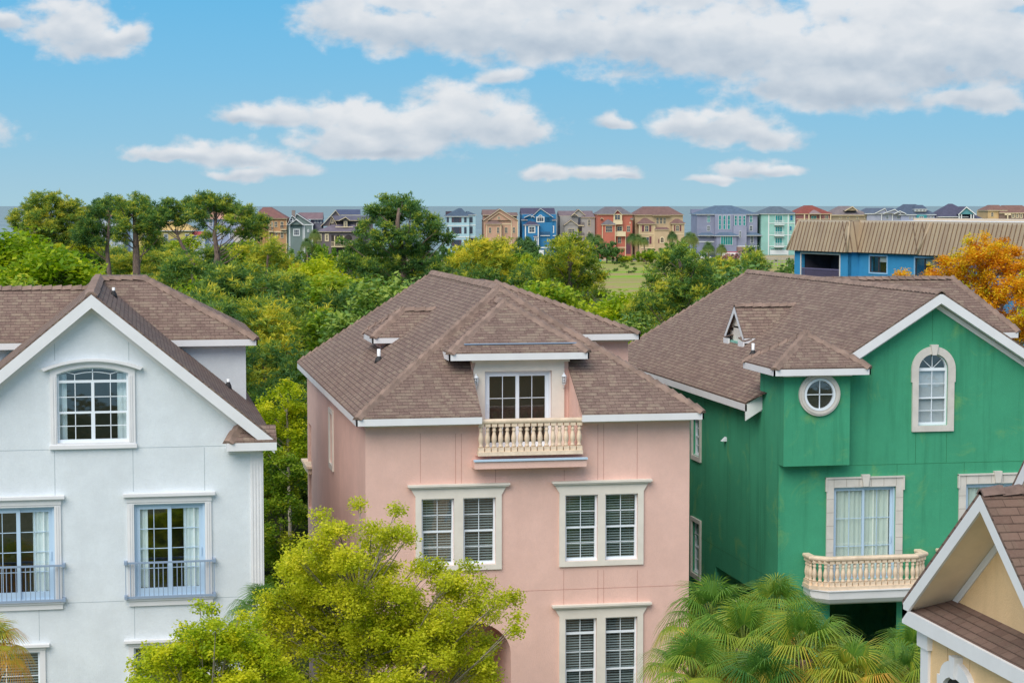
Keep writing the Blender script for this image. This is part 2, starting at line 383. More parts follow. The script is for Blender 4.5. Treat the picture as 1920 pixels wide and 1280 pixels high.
def sash_window(M, x0, x1, z0, z1, parent, cols=2, rows=4, meet=.5, cover='blinds', cm=None, frame=M_VINYL, inset=.06, fw=.045, transom=None, label=None, name='window', do_room=True):
    """double-hung window filling the opening x0..x1, z0..z1; the wall face is y = 0"""
    fr = MB(M); d0 = inset; zt = z1
    holes = []
    if transom: zt = z1-transom; holes.append(rect(x0+fw, x1-fw, zt+fw*.6, z1-fw))
    zm = z0+(zt-z0)*meet
    holes += [rect(x0+fw, x1-fw, zm+.02, zt-(fw if not transom else fw*.6)), rect(x0+fw*1.3, x1-fw*1.3, z0+fw*1.6, zm-.02)]
    fr.slab(rect(x0, x1, z0, z1), holes, d0, d0+.08)
    fr.box(x0-.01, x1+.01, d0-.03, d0, z0, z0+.03)
    r = .008
    for hl in holes:
        a, b, c, d = hl[0][0], hl[1][0], hl[0][1], hl[2][1]
        for i in range(1, cols): x = a+(b-a)*i/cols; fr.box(x-r, x+r, d0+.012, d0+.028, c, d)
        nr = rows//2 if (d-c) > .3*(z1-z0) else 1
        for i in range(1, nr): z = c+(d-c)*i/nr; fr.box(a, b, d0+.012, d0+.028, z-r, z+r)
    w = fr.build(name, frame, parent, label)
    MB(M).add([(x0+.02, d0+.035, z0+.02), (x1-.02, d0+.035, z0+.02), (x1-.02, d0+.035, z1-.02), (x0+.02, d0+.035, z1-.02)], [(0, 1, 2, 3)]).build('pane', M_GLASS, w)
    if cover == 'blinds': blinds(M, x0+.05, x1-.05, z0+.05, z1-.04, d0+.1, w, cm)
    elif cover == 'closed': blinds(M, x0+.03, x1-.03, z0+.04, z1-.03, d0+.1, w, cm or M_BLINDW, step=.03, tilt=1.1, wd=.012)
    elif cover == 'curtains':
        wd = (x1-x0)*.16; curtain(M, x0+.03, x0+.03+wd, z0+.03, z1-.03, d0+.16, w); curtain(M, x1-.03-wd, x1-.03, z0+.03, z1-.03, d0+.16, w)
    if do_room: room(M, x0, x1, z0, z1, w)
    return w
def slider(M, x0, x1, z0, z1, parent, rows=3, leafm=M_VINYL, fw=.05, stile=.09, bottom=.14, inset=.05, label=None, handle='l', blue=False):
    fr = MB(M); d0 = inset; xm = (x0+x1)/2
    fr.slab(rect(x0, x1, z0, z1), [rect(x0+fw, x1-fw, z0+.03, z1-fw)], d0, d0+.12)
    w = fr.build('sliding_door', leafm, parent, label)
    for k, (a, b, dd) in enumerate(((x0+fw, xm+stile*.5, d0+.03), (xm-stile*.5, x1-fw, d0+.07))):
        lf = MB(M); g = rect(a+stile, b-stile, z0+bottom, z1-fw-stile)
        lf.slab(rect(a, b, z0+.03, z1-fw), [g], dd, dd+.035)
        A, B, C, D = g[0][0], g[1][0], g[0][1], g[2][1]; r = .008
        lf.box((A+B)/2-r, (A+B)/2+r, dd+.008, dd+.022, C, D)
        for i in range(1, rows): z = C+(D-C)*i/rows; lf.box(A, B, dd+.008, dd+.022, z-r, z+r)
        if (k == 0) == (handle == 'l'):
            hx = (a+.03) if handle == 'l' else (b-.05)
            lf.box(hx, hx+.02, dd-.03, dd, z0+.95, z0+1.15)
        lo = lf.build('door_leaf', leafm, w)
        MB(M).add([(A-.01, dd+.025, C-.01), (B+.01, dd+.025, C-.01), (B+.01, dd+.025, D+.01), (A-.01, dd+.025, D+.01)], [(0, 1, 2, 3)]).build('pane', M_GLASS, w)
    room(M, x0, x1, z0, z1, w)
    return w
BAL_PROF = [(.075, 0), (.075, .1), (.055, .11), (.06, .14), (.045, .16), (.04, .18), (.058, .24), (.068, .30), (.06, .38), (.042, .46), (.036, .50), (.052, .52), (.052, .55), (.038, .57), (.045, .62), (.07, .63), (.07, .70)]
def baluster_mesh():
    mb = MB(); mb.lathe(BAL_PROF[2:-2], n=10); mb.box(-.07, .07, -.07, .07, 0, .105); mb.box(-.066, .066, -.066, .066, .62, .70); return mb
def balustrade(parent, pts, z0, spacing=.165, name='balustrade', scale=1.0, close=True):
    """rails along a polyline with turned balusters under"""
    rail = MB(); hh = .70*scale
    for (zz, prof) in ((z0, [(-.09, 0), (.09, 0), (.09, .10), (-.09, .10)]), (z0+.10+hh, [(-.075, 0), (.075, 0), (.10, .04), (.10, .08), (.08, .11), (-.08, .11), (-.10, .08), (-.10, .04)])):
        P = [Vector((p[0], p[1], 0)) for p in pts]; R = []
        for i, p in enumerate(P):
            d0 = (p-P[i-1]).normalized() if i else (P[1]-P[0]).normalized(); d1 = (P[i+1]-p).normalized() if i < len(P)-1 else d0
            n = Vector((-(d0+d1).y, (d0+d1).x, 0)).normalized(); c = max(.3, n.dot(Vector((-d0.y, d0.x, 0))))
            R.append([p+n*(u/c)+Vector((0, 0, zz+v)) for u, v in prof])
        k = len(prof); V = [q for r in R for q in r]; F = []
        for i in range(len(P)-1):
            for j in range(k): a = i*k+j; b = i*k+(j+1) % k; F.append((a, b, b+k, a+k))
        F += [tuple(reversed(range(k))), tuple(range(len(V)-k, len(V)))]
        rail.add(V, F)
    o = rail.build(name, M_STONE, parent)
    bm_ = baluster_mesh(); me = None; org = Vector(ORG[parent])
    for i in range(len(pts)-1):
        a, b = Vector(pts[i]+(0,)) if len(pts[i]) == 2 else Vector(pts[i]), Vector(pts[i+1]+(0,)); L = (b-a).length; n = max(1, round(L/spacing))
        for j in range(n):
            p = a.lerp(b, (j+.5)/n)
            if me is None:
                s = MB(); s.v = [Vector((v.x*scale, v.y*scale, v.z*scale)) for v in bm_.v]; s.f = bm_.f; s.smooth = bm_.smooth
                q = s.build('baluster', M_STONE, o, world_pts=False); me = q
            else: q = me.copy(); COL.objects.link(q); q.parent = o
            q.location = Vector((p.x, p.y, z0+.10))-org
    return o
def casing_rect(M, x0, x1, z0, z1, ix0, ix1, iz0, iz1, parent, m, d=.07, name='casing', holes=None):
    mb = MB(M); mb.slab(rect(x0, x1, z0, z1), holes or [rect(ix0, ix1, iz0, iz1)], -d, .0); return mb.build(name, m, parent)
def joints(M, segs, parent, m, w=.008):
    for (x0, z0, x1, z1) in segs:
        mb = MB(M)
        if abs(x1-x0) < abs(z1-z0): mb.box(x0-w, x0+w, -.003, .02, min(z0, z1), max(z0, z1))
        else: mb.box(min(x0, x1), max(x0, x1), -.003, .02, z0-w, z0+w)
        mb.build('control_joint', m, parent)
def fz(x, y, Y): p = onY(x, y, Y); return (p.x, p.z)
def FR(x0, y0, x1, y1, Y):
    xm, ym = (x0+x1)/2, (y0+y1)/2; return (round(onY(x0, ym, Y).x, 3), round(onY(x1, ym, Y).x, 3), round(onY(xm, y1, Y).z, 3), round(onY(xm, y0, Y).z, 3))
# ================================================================== PINK HOUSE
YP = 48.8
pink = thing('stucco_house', 'pink stucco house with brown hip roof and stone balcony, between the white and green houses', 'house', (9.7, YP, 0))
M_PINK = stucco('pink_stucco', '#e8c0b1', '#c49483', streak=.09)
M_PJ = mat('pink_joint', '#bd8b7e', .9)
PX0, PX1, PY1 = 5.57, 13.88, 65.6
EZ = 11.84; KX = (14.82-EZ)/4.41; KY = (14.82-EZ)/4.73
cx0, cx1 = 8.42, 10.96          # balcony recess
Yd = 49.95
zf = 10.78                      # balcony floor
W1 = FR(790, 935, 851, 1060, YP); W2 = FR(868, 933, 929, 1058, YP); W3 = FR(1059, 926, 1120, 1051, YP); W4 = FR(1134, 924, 1195, 1049, YP)
W5 = FR(1059, 1158, 1118, 1326, YP); W6 = FR(1134, 1156, 1194, 1324, YP)
for w in (W1, W2, W3, W4): pass
zz0, zz1 = (W1[2]+W3[2])/2, (W1[3]+W3[3])/2
W1, W2, W3, W4 = [(w[0], w[1], zz0, zz1) for w in (W1, W2, W3, W4)]
W5, W6 = [(w[0], w[1], W5[2], W5[3]) for w in (W5, W6)]
mb = MB(front(0, YP))
archR = FR(800, 1170, 958, 1500, YP); ax0, ax1 = archR[0], archR[1]
zA = onY(958, 1225, YP).z; arch_h = onY(878, 1165, YP).z-zA
archhole = [(ax1, zA-3.2), (ax1, zA)]+arc((ax0+ax1)/2, zA, (ax1-ax0)/2, arch_h, 0, pi, 16)[1:-1]+[(ax0, zA), (ax0, zA-3.2)]
outer = [(PX0, 0), (PX1, 0), (PX1, EZ-.1), (cx1, EZ-.1), (cx1, zf), (cx0, zf), (cx0, EZ-.1), (PX0, EZ-.1)]
mb.slab(outer, [rect(*w) for w in (W1, W2, W3, W4, W5, W6)]+[archhole], 0, .2, sides='holes')
mb.M = Matrix()
# right side, back, left side with the two loggia openings and a narrow window
mb.poly([(PX1, YP, 0), (PX1, PY1, 0), (PX1, PY1, EZ-.1), (PX1, YP, EZ-.1)]); mb.poly([(PX1, PY1, 0), (PX0, PY1, 0), (PX0, PY1, EZ-.1), (PX1, PY1, EZ-.1)])
M_L = leftf(PX0, PY1)      # local x = PY1 - Y
def LY(Y): return PY1-Y
sw = (LY(57.75), LY(56.85), 9.55, 11.02)
mb.M = M_L
mb.slab([(0, 0), (LY(YP), 0), (LY(YP), EZ-.1), (0, EZ-.1)], [rect(*sw), rect(LY(65.3), LY(64.2), 7.1, 9.9), rect(LY(65.3), LY(64.2), 3.2, 5.6)], 0, .2, sides='holes')
mb.M = Matrix()
# balcony recess: back wall with door, cheeks up to the roof slope, ceiling of the dormer
DR = FR(908.5, 695, 1033.5, 870, Yd); DR = (DR[0], DR[1], zf+.02, DR[3])
mb.M = front(0, Yd)
mb.slab(rect(cx0, cx1, zf, 13.25), [rect(*DR)], 0, .15)
mb.M = Matrix()
for cx in (cx0, cx1):
    top = lambda Y: EZ+KY*(Y-48.3)
    t = .0
    mb.prism([(cx, YP+.01, zf-.05), (cx, Yd, zf-.05), (cx, Yd, top(Yd)-.03), (cx, YP+.01, top(YP)-.03)], (-.14 if cx == cx0 else .14, 0, 0))
mb.poly([(cx0-.1, YP-.1, zf), (cx1+.1, YP-.1, zf), (cx1+.1, Yd, zf), (cx0-.1, Yd, zf)])
# balcony slab
sl = FR(890, 862, 1100, 877, 48.35)
mb.box(sl[0], sl[1], 48.35, YP+.05, sl[2], sl[2]+.19)
# wing wall
mb.box(10.0, PX1-.003, 55.26, 60.5, EZ-.2, 13.40)
mb.build('wall', M_PINK, pink)
MB().box(sl[0]-.02, sl[1]+.02, 48.30, 48.42, sl[2]+.19, sl[2]+.235).build('slab_flashing', M_BLUEWH, pink)
# arched porch interior
mb = MB(front(0, YP)); mb.slab(rect(ax0-.3, ax1+1.2, zA-3.4, zA+1.2), [], 2.6, 2.8, sides=False)
mb.add([(ax1, .2, zA-3.3), (ax1, 2.6, zA-3.3), (ax1, 2.6, zA+1), (ax1, .2, zA+1)], [(0, 1, 2, 3)])
mb.add([(ax0, .2, zA+.95), (ax1, .2, zA+.95), (ax1, 2.6, zA+.95), (ax0, 2.6, zA+.95)], [(0, 1, 2, 3)])
mb.add([(ax0-.3, .2, zA-3.19), (ax1+.3, .2, zA-3.19), (ax1+.3, 2.7, zA-3.19), (ax0-.3, 2.7, zA-3.19)], [(0, 1, 2, 3)]); mb.build('porch_recess', M_PINK, pink)
# roof
R = MB(); TH = (0, 0, -.05)
L0, R0 = (5.29, 48.3, EZ), (14.11, 48.3, EZ); PK = (9.7, 53.03, 14.82); RB = (9.7, 65.1, 14.82); LB, RBk = (5.29, 66.1, EZ), (14.11, 66.1, EZ)
f = lambda X, Y: (X, Y, EZ+KY*(Y-48.3))
R.prism([L0, f(cx0, 48.3), f(cx0, Yd+.1), PK], TH); R.prism([f(cx0, Yd+.1), f(cx1, Yd+.1), PK], TH); R.prism([f(cx1, 48.3), R0, PK, f(cx1, Yd+.1)], TH)
R.prism([L0, PK, RB, LB], TH); R.prism([R0, RBk, RB, PK], TH); R.prism([LB, RB, RBk], TH)
# front dormer roof
dz = 13.32; dx0, dx1, dy = 7.78, 11.41, 49.5; dp = (9.6, 51.6, 14.5); db = (9.6, 53.2, 14.5)
R.prism([(dx0, dy, dz), (dx1, dy, dz), dp], TH); R.prism([(dx0, 52.2, dz), (dx0, dy, dz), dp, db], TH); R.prism([(dx1, dy, dz), (dx1, 52.2, dz), db, dp], TH)
# right wing roof
wz = 13.43; wr = 14.8; wk = (10.35, 57.0, wr)
R.prism([(9.8, 54.8, wz), (14.11, 54.8, wz), wk, (9.72, 57.0, wr)], TH); R.prism([(14.11, 54.8, wz), (14.11, 60.9, wz), (10.35, 59.2, wr), wk], TH); R.prism([(14.11, 60.9, wz), (9.8, 60.9, wz), (9.72, 59.2, wr), (10.35, 59.2, wr)], TH)
R.prism([wk, (10.35, 59.2, wr), (9.72, 59.2, wr), (9.72, 57, wr)], TH)
# small hip dormer on the left slope
se = 13.31; sx = 6.61; s0, s1 = 56.06, 58.2; sr = 14.04
p_on = lambda z: 5.29+(z-EZ)/KX
R.prism([(sx, s1, se), (sx, s0, se), (7.62, 57.1, sr)], TH); R.prism([(sx, s0, se), (p_on(se)+.05, s0, se), (p_on(sr)+.05, 57.1, sr), (7.62, 57.1, sr)], TH); R.prism([(p_on(se)+.05, s1, se), (sx, s1, se), (7.62, 57.1, sr), (p_on(sr)+.05, 57.1, sr)], TH)
roof = R.build('roof', M_SH, pink, uv=True)
C = Caps()
for a, b in ((L0, PK), (R0, PK), (PK, RB), (LB, RB), ((dx0, dy, dz), dp), ((dx1, dy, dz), dp), (dp, (9.6, 52.5, 14.5)), ((14.11, 54.8, wz), wk), (wk, (9.75, 57, wr)), ((sx, s0, se), (7.62, 57.1, sr)), ((sx, s1, se), (7.62, 57.1, sr)), ((7.62, 57.1, sr), (p_on(sr), 57.1, sr))): ridge(C, a, b)
C.build('ridge_cap', M_CAP, roof)
Fm = MB(); t = -.045
def dn(p, d=.05): return (p[0], p[1], p[2]-d)
Fm.board(dn(L0), dn(f(cx0, 48.3)), .17, (0, -1, 0)); Fm.board(dn(f(cx1, 48.3)), dn(R0), .17, (0, -1, 0))
Fm.board(dn(LB), dn(L0), .17, (-1, 0, 0)); Fm.board(dn(R0), dn(RBk), .17, (1, 0, 0))
for xa, xb in ((5.33, cx0), (cx1, 14.07)): Fm.box(xa, xb, 48.34, YP+.0, EZ-.205, EZ-.18)      # soffit
Fm.box(5.33, PX0, YP, 66, EZ-.205, EZ-.18); Fm.box(PX1, 14.07, YP, 66, EZ-.205, EZ-.18)
Fm.board((dx0, dy, dz-.05), (dx1, dy, dz-.05), .17, (0, -1, 0)); Fm.board((dx0, 51.2, dz-.05), (dx0, dy, dz-.05), .17, (-1, 0, 0)); Fm.board((dx1, dy, dz-.05), (dx1, 51.2, dz-.05), .17, (1, 0, 0))
Fm.box(dx0+.04, dx1-.04, dy+.04, 51.2, dz-.205, dz-.18)
Fm.board((10.5, 54.8, wz-.05), (14.11, 54.8, wz-.05), .17, (0, -1, 0)); Fm.board((14.11, 54.8, wz-.05), (14.11, 60.9, wz-.05), .17, (1, 0, 0)); Fm.box(10.5, 14.07, 54.84, 55.26, wz-.205, wz-.18)
Fm.board((sx, s1, se-.05), (sx, s0, se-.05), .15, (-1, 0, 0)); Fm.board((sx, s0, se-.05), (p_on(se), s0, se-.05), .15, (0, -1, 0)); Fm.box(sx+.04, p_on(se), s0+.04, s1-.04, se-.19, se-.17)
Fm.build('fascia', M_WT, pink)
MB().box(sx+.3, p_on(se)-.1, s0+.4, s1-.4, se-.6, se-.19).build('dormer_wall', M_PINK, pink)
Tm = MB()
Tm.box(PX0-.03, cx0, YP-.05, YP, EZ-.30, EZ-.205); Tm.build('frieze', M_WT2, pink); Tm = MB(); Tm.box(cx1, PX1+.03, YP-.05, YP, EZ-.30, EZ-.205)
Tm.build('frieze', M_WT2, pink); Tm = MB(); Tm.box(10.6, PX1+.03, 55.21, 55.26, wz-.30, wz-.205)
Tm.build('frieze', M_WT2, pink)
MB().box(onY(870, 642, 49.75).x, onY(1081, 641, 49.75).x, 49.73, 49.76, dz+.165, dz+.195).build('metal_strip', M_METAL, pink)
for (x, y) in ((702, 677),): vent_pipe(pink, (6.62, 54.6, EZ+KX*(6.62-5.29)))
vp = onY(978, 556, 55.6); vent_pipe(pink, (10.35, 55.75, wz+(55.75-54.8)*.62), skirt=False, r=.045)
# door surround on the recess back wall
M_ = front(0, Yd)
ct = MB(M_); zt = dz-.2
inner = rect(DR[0], DR[1], DR[2], DR[3])
sx0, sx1 = DR[0]-.3, DR[1]+.33; zc = DR[3]+.28
ct.slab([(sx0, zf), (sx1, zf), (sx1, DR[3]+.02), (cx1-.12, zc), (cx0+.12, zc), (sx0, DR[3]+.02)], [inner], -.07, 0)
ct.box(cx0+.02, cx1-.02, -.12, 0, zc, zt-.09); ct.box(cx0-.0, cx1, -.18, 0, zt-.10, zt)
sd_ = slider(M_, DR[0], DR[1], DR[2], DR[3], pink, rows=3)
ct.build('door_surround', M_WT2, sd_)
# wall lamps in the recess
for lx in (cx0+.1, onY(1055, 710, Yd).x+.0):
    lz = onY(1055, 712, Yd).z; b = Vector((lx, Yd-.16, lz))
    lm = MB(); lm.lathe([(.0, .22), (.012, .2), (.02, .17), (.07, .12), (.075, .1), (.06, .1)], b, 8); lm.lathe([(.045, -.1), (.05, -.085), (.02, -.12), (.015, -.16), (.0, -.17)], b, 8)
    for k in range(6): a = pi*k/3; lm.tube([b+Vector((.048*cos(a), .048*sin(a), -.09)), b+Vector((.062*cos(a), .062*sin(a), .1))], .006, 4)
    lm.tube([b+Vector((0, 0, -.12)), b+Vector((0, .06, -.2)), b+Vector((0, .14, -.16))], .012, 6); lm.lathe([(.05, -.24), (.05, -.1)], b+Vector((0, .15, 0)), 8)
    lo = lm.build('wall_lamp', M_VINYL, pink); MB().lathe([(.04, -.09), (.055, .09)], b, 6).build('lamp_glass', M_GLASS, lo)
# windows
M_ = front(0, YP)
def pink_pair(A, B, px, top_y, parent, sashes):
    x0 = A[0]-.15; x1 = B[1]+.15; z0 = A[2]-.13; z1 = A[3]+.16
    w = sash_window(M_, *A, parent, **sashes); w2 = sash_window(M_, *B, parent, **sashes)
    c = MB(M_); zc = z1+.12
    c.slab([(x0, z0), (x1, z0), (x1, z1-.1), (x1+.13, zc), (x0-.13, zc), (x0, z1-.1)], [rect(*A), rect(*B)], -.06, 0)
    c.box(x0-.17, x1+.17, -.14, 0, zc, zc+.035); c.box(x0-.20, x1+.20, -.17, 0, zc+.035, zc+.085)
    c.build('window_surround', M_WT2, w)
pink_pair(W1, W2, None, None, pink, dict(cover='blinds')); pink_pair(W3, W4, None, None, pink, dict(cover='blinds'))
pink_pair(W5, W6, None, None, pink, dict(cover='blinds', transom=.40))
ws = sash_window(M_L, *sw, pink, cover=None)
cs = MB(M_L); cs.slab(rect(sw[0]-.13, sw[1]+.13, sw[2]-.16, sw[3]+.13), [rect(*sw)], -.05, 0); cs.build('window_surround', M_WT2, ws)
# stone rail ledges of the loggia
for zz in (8.35, 3.6):
    lg = MB(M_L); lg.box(LY(66.0), LY(64.1), -.12, .1, zz, zz+.18); lg.box(LY(66.1), LY(64.0), -.18, .1, zz+.18, zz+.26); lg.build('loggia_ledge', M_STONE, pink)
lg = MB(M_L)
for (a, b, c, d) in ((LY(65.3), LY(64.2), 7.1, 9.9), (LY(65.3), LY(64.2), 3.2, 5.6)): lg.add([(a-.2, 1.2, c-.2), (b+.2, 1.2, c-.2), (b+.2, 1.2, d+.2), (a-.2, 1.2, d+.2)], [(0, 1, 2, 3)])
lg.build('loggia_back', M_PINK, pink)
# control joints measured on the facade
def jx(px, ya, yb, Y=YP): a = onY(px, ya, Y); b = onY(px, yb, Y); return (a.x, a.z, a.x, b.z)
zj = onY(1100, 1103, YP).z
js = [jx(788, 812, 905), jx(854, 812, 912), jx(865, 812, 912), jx(929, 880, 908), jx(1058, 880, 903), jx(1121, 795, 902), jx(1132, 795, 902), jx(1195, 795, 900)]
js += [jx(p, 1068, 1135) for p in (1057, 1121, 1132, 1195)]+[jx(929, 1076, 1100), (PX0+.1, zj, PX1-.1, zj)]
joints(M_, js, pink, M_PJ, .006)
# stone balcony rail
bx0, bx1 = onY(898, 820, 48.5).x, onY(1090, 820, 48.5).x
balustrade(pink, [(bx0-.03, 48.52), (bx1+.03, 48.52)], 10.80, spacing=.172)

# ================================================================== WHITE HOUSE
YL = 47.5
white = thing('stucco_house', 'white stucco house with steep front gable and juliet railings, at the left edge', 'house', (-1, YL, 0))
M_WS = stucco('white_stucco', '#dfe5e8', '#b8c1c6', streak=.07)
M_WJ = mat('white_joint', '#a9b4b8', .9)
LX0, LX1 = -4.92, 2.96; gx, gz = -.98, 15.0; ex0, ex1, ez = -5.2, 3.24, 11.5
G = (gz-ez)/(ex1-gx)
mb = MB(front(0, YL))
AW = FR(107, 688, 241, 829, YL); zs = onY(175, 700, YL).z
def segarch(x0, x1, z0, zside, ztop, n=14, off=0):
    w = (x1-x0)/2; h = ztop-zside; r = (w*w+h*h)/(2*h); c = ((x0+x1)/2, ztop-r); a = math.asin(w/r)
    return [(x0, z0), (x1, z0)]+[(c[0]+r*sin(a-2*a*i/n), c[1]+r*cos(a-2*a*i/n)) for i in range(n+1)]
ahole = segarch(AW[0], AW[1], AW[2], zs, AW[3])
D1 = FR(252, 943, 385, 1117, YL); dw = D1[1]-D1[0]; xr = onY(103, 1040, YL).x; D0 = (xr-dw, xr, D1[2], D1[3])
V1 = FR(0, 1222, 76, 1400, YL); V1 = (V1[1]-1.55, V1[1], V1[2], V1[3]); V2 = FR(252, 1218, 385, 1400, YL); V2 = (V2[0], V2[1], V1[2], V1[3])
wt = gz-.1; wg = lambda X: gz-.12-G*abs(X-gx)
mb.slab([(LX0, 0), (LX1, 0), (LX1, wg(LX1)), (gx, gz-.12), (LX0, wg(LX0))], [ahole]+[rect(*w) for w in (D0, D1, V1, V2)], 0, .2, sides='holes')
mb.M = Matrix(); YB = 62
mb.poly([(LX1, YL, 0), (LX1, YB, 0), (LX1, YB, 11.6), (LX1, YL, 11.6)]); mb.poly([(LX0, YB, 0), (LX0, YL, 0), (LX0, YL, 11.6), (LX0, YB, 11.6)]); mb.poly([(LX1, YB, 0), (LX0, YB, 0), (LX0, YB, 11.6), (LX1, YB, 11.6)])
mb.box(gx, LX1-.002, 54.4, 60.0, 10.5, 13.4); mb.box(-8.0, gx, 54.4, 60.0, 0, 13.4)
mb.build('wall', M_WS, white)
R = MB()
yo = 47.12
R.prism([(gx, yo, gz), (ex0, yo, ez), (ex0, 60.3, ez), (gx, 60.3, gz)], TH); R.prism([(ex1, yo, ez), (gx, yo, gz), (gx, 60.3, gz), (ex1, 60.3, ez)], TH)
# right wing hip and left wing
R.prism([(gx, 54, 13.46), (3.26, 54, 13.46), (.30, 56.2, 15.03), (gx, 56.2, 15.03)], TH); R.prism([(3.26, 54, 13.46), (3.26, 60.4, 13.46), (.30, 58.2, 15.03), (.30, 56.2, 15.03)], TH); R.prism([(3.26, 60.4, 13.46), (gx, 60.4, 13.46), (gx, 58.2, 15.03), (.3, 58.2, 15.03)], TH); R.prism([(gx, 56.2, 15.03), (.3, 56.2, 15.03), (.3, 58.2, 15.03), (gx, 58.2, 15.03)], TH)
R.prism([(-8.4, 54, 13.43), (gx, 54, 13.43), (gx, 56, 14.78), (-8.4, 56, 14.78)], TH); R.prism([(gx, 60, 13.43), (-8.4, 60, 13.43), (-8.4, 56, 14.78), (gx, 56, 14.78)], TH)
# eave return at the right foot of the gable
rx0, rx1 = onY(425, 826, 47.1).x, 3.27; rz = onY(470, 826, 47.1).z; rp = (onY(447, 800, YL).x, YL, rz+.33)
R.prism([(rx0, 47.1, rz), (rx1, 47.1, rz), (rx1, YL, rz+.33), rp], TH); R.prism([(rx0, YL, rz), (rx0, 47.1, rz), rp], TH)
roof = R.build('roof', M_SH, white, uv=True)
C = Caps()
for a, b in (((gx, yo, gz), (gx, 56.2, gz+.06)), ((3.26, 54, 13.46), (.3, 56.2, 15.03)), ((.3, 56.2, 15.03), (gx, 56.2, 15.03)), ((-8.4, 56, 14.78), (gx-.2, 56, 14.78)), ((rx0, 47.1, rz), rp)): ridge(C, a, b, .16)
C.build('ridge_cap', M_CAP, roof)
Fm = MB(); fo = .31
for s, e in ((-1, ex0), (1, ex1)):
    Fm.board((gx, yo, gz-.05), (e-.02*s, yo, ez-.05+.02*G), fo, (0, -1, 0), .05) if s > 0 else Fm.board((e, yo, ez-.05), (gx, yo, gz-.05), fo, (0, -1, 0), .05)
    Fm.add([(gx, yo+.05, gz-.05-fo+.02), (e, yo+.05, ez-.05-fo+.02), (e, YL+.02, ez-.05-fo+.02), (gx, YL+.02, gz-.05-fo+.02)], [(0, 1, 2, 3)])
    a = (gx, YL-.04, gz-.05-fo); b = (e-.3*s, YL-.04, ez+.3*G-.05-fo); Fm.board(a, b, .13, (0, -1, 0), .04)
Fm.board((gx+.5, 54, 13.41), (3.26, 54, 13.41), .17, (0, -1, 0)); Fm.board((3.26, 54, 13.41), (3.26, 60.4, 13.41), .17, (1, 0, 0)); Fm.box(gx+.5, 3.22, 54.04, 54.4, 13.25, 13.27)
Fm.board((-8.4, 54, 13.38), (-2.3, 54, 13.38), .17, (0, -1, 0)); Fm.box(-8.4, -2.3, 54.04, 54.4, 13.22, 13.24)
Fm.board((ex1, yo+.1, ez-.05), (ex1, 60.3, ez-.05), .17, (1, 0, 0)); Fm.board((ex0, 60.3, ez-.05), (ex0, yo, ez-.05), .17, (-1, 0, 0))
Fm.board((rx0, 47.1, rz-.05), (rx1, 47.1, rz-.05), .19, (0, -1, 0), .4); Fm.box(rx0+.05, rx1-.35, YL-.04, YL, rz-.34, rz-.24)
Fm.build('fascia', M_WT, white)
# corner pilaster with flutes
pl = MB(front(0, YL)); pxa, pxb = onY(470, 950, YL).x, LX1
pl.box(pxa, pxb+.01, -.04, 0, 0, rz-.34)
for k in range(4): x = pxa+.04+(pxb-pxa-.08)*k/3; pl.box(x-.012, x+.012, -.055, -.04, .5, rz-.42)
pl.build('pilaster', M_WT, white)
M_ = front(0, YL)
# big arched window
fr = MB(M_); d0 = .05; x0, x1, z0, ztp = AW; xm = (x0+x1)/2; zt1 = onY(175, 715, YL).z; zm = onY(175, 773, YL).z; fw = .045
h = lambda a, b, c, d: rect(a, b, c, d)
arch_in = segarch(x0+fw, x1-fw, zt1+.03, zs-.02, ztp-fw)
fr.slab(segarch(x0, x1, z0, zs, ztp), [arch_in, h(x0+fw, xm-.035, zm+.02, zt1-.03), h(xm+.035, x1-fw, zm+.02, zt1-.03), h(x0+fw*1.2, xm-.045, z0+.07, zm-.025), h(xm+.045, x1-fw*1.2, z0+.07, zm-.025)], d0, d0+.08)
r = .009
for a, b in ((x0+fw, xm-.035), (xm+.035, x1-fw)):
    q = a+(b-a)*(.5 if a > xm else .5); 
    fr.box(q-r, q+r, d0+.012, d0+.03, zm, zt1); fr.box(q-r, q+r, d0+.012, d0+.03, z0+.05, zm)
    for zz in ((zm+zt1)/2, (z0+.07+zm)/2): fr.box(a, b, d0+.012, d0+.03, zz-r, zz+r)
fr.box(xm-.012, xm+.012, d0+.012, d0+.03, zt1, ztp-.03)
for q in (x0+(x1-x0)*.25, x0+(x1-x0)*.75): fr.box(q-r, q+r, d0+.012, d0+.03, zt1, zt1+.17)
an = [(x0+(x1-x0)*(.25+.5*i/10), zt1+.17+.05*sin(pi*i/10)) for i in range(11)]
pts = [(x0+fw, zt1+.27)]+an+[(x1-fw, zt1+.27)]
for (a, b) in zip(pts, pts[1:]): fr.add([(a[0], d0+.012, a[1]-r), (b[0], d0+.012, b[1]-r), (b[0], d0+.012, b[1]+r), (a[0], d0+.012, a[1]+r)], [(0, 1, 2, 3)])
w = fr.build('arched_window', M_VINYL, white)
g = MB(M_); pp = segarch(x0+.02, x1-.02, z0+.02, zs-.01, ztp-.02); g.slab(pp, [], d0+.04, d0+.04, sides=False); g.build('pane', M_GLASS, w)
for a, b in ((x0+.03, x0+.22), (x1-.26, x1-.05)): curtain(M_, a, b, z0+.05, zs-.02, d0+.2, w)
room(M_, x0, x1, z0, ztp, w)
cs = MB(M_); cw = .155
cs.slab(segarch(x0-cw, x1+cw, z0-.05, zs+.1, ztp+.1), [segarch(x0, x1, z0, zs, ztp)], -.05, 0)
for xx in (x0-cw*.65, x1+cw*.65-.03, x0-cw*.3, x1+cw*.3-.02): cs.box(xx, xx+.02, -.065, -.05, z0, zs-.05)
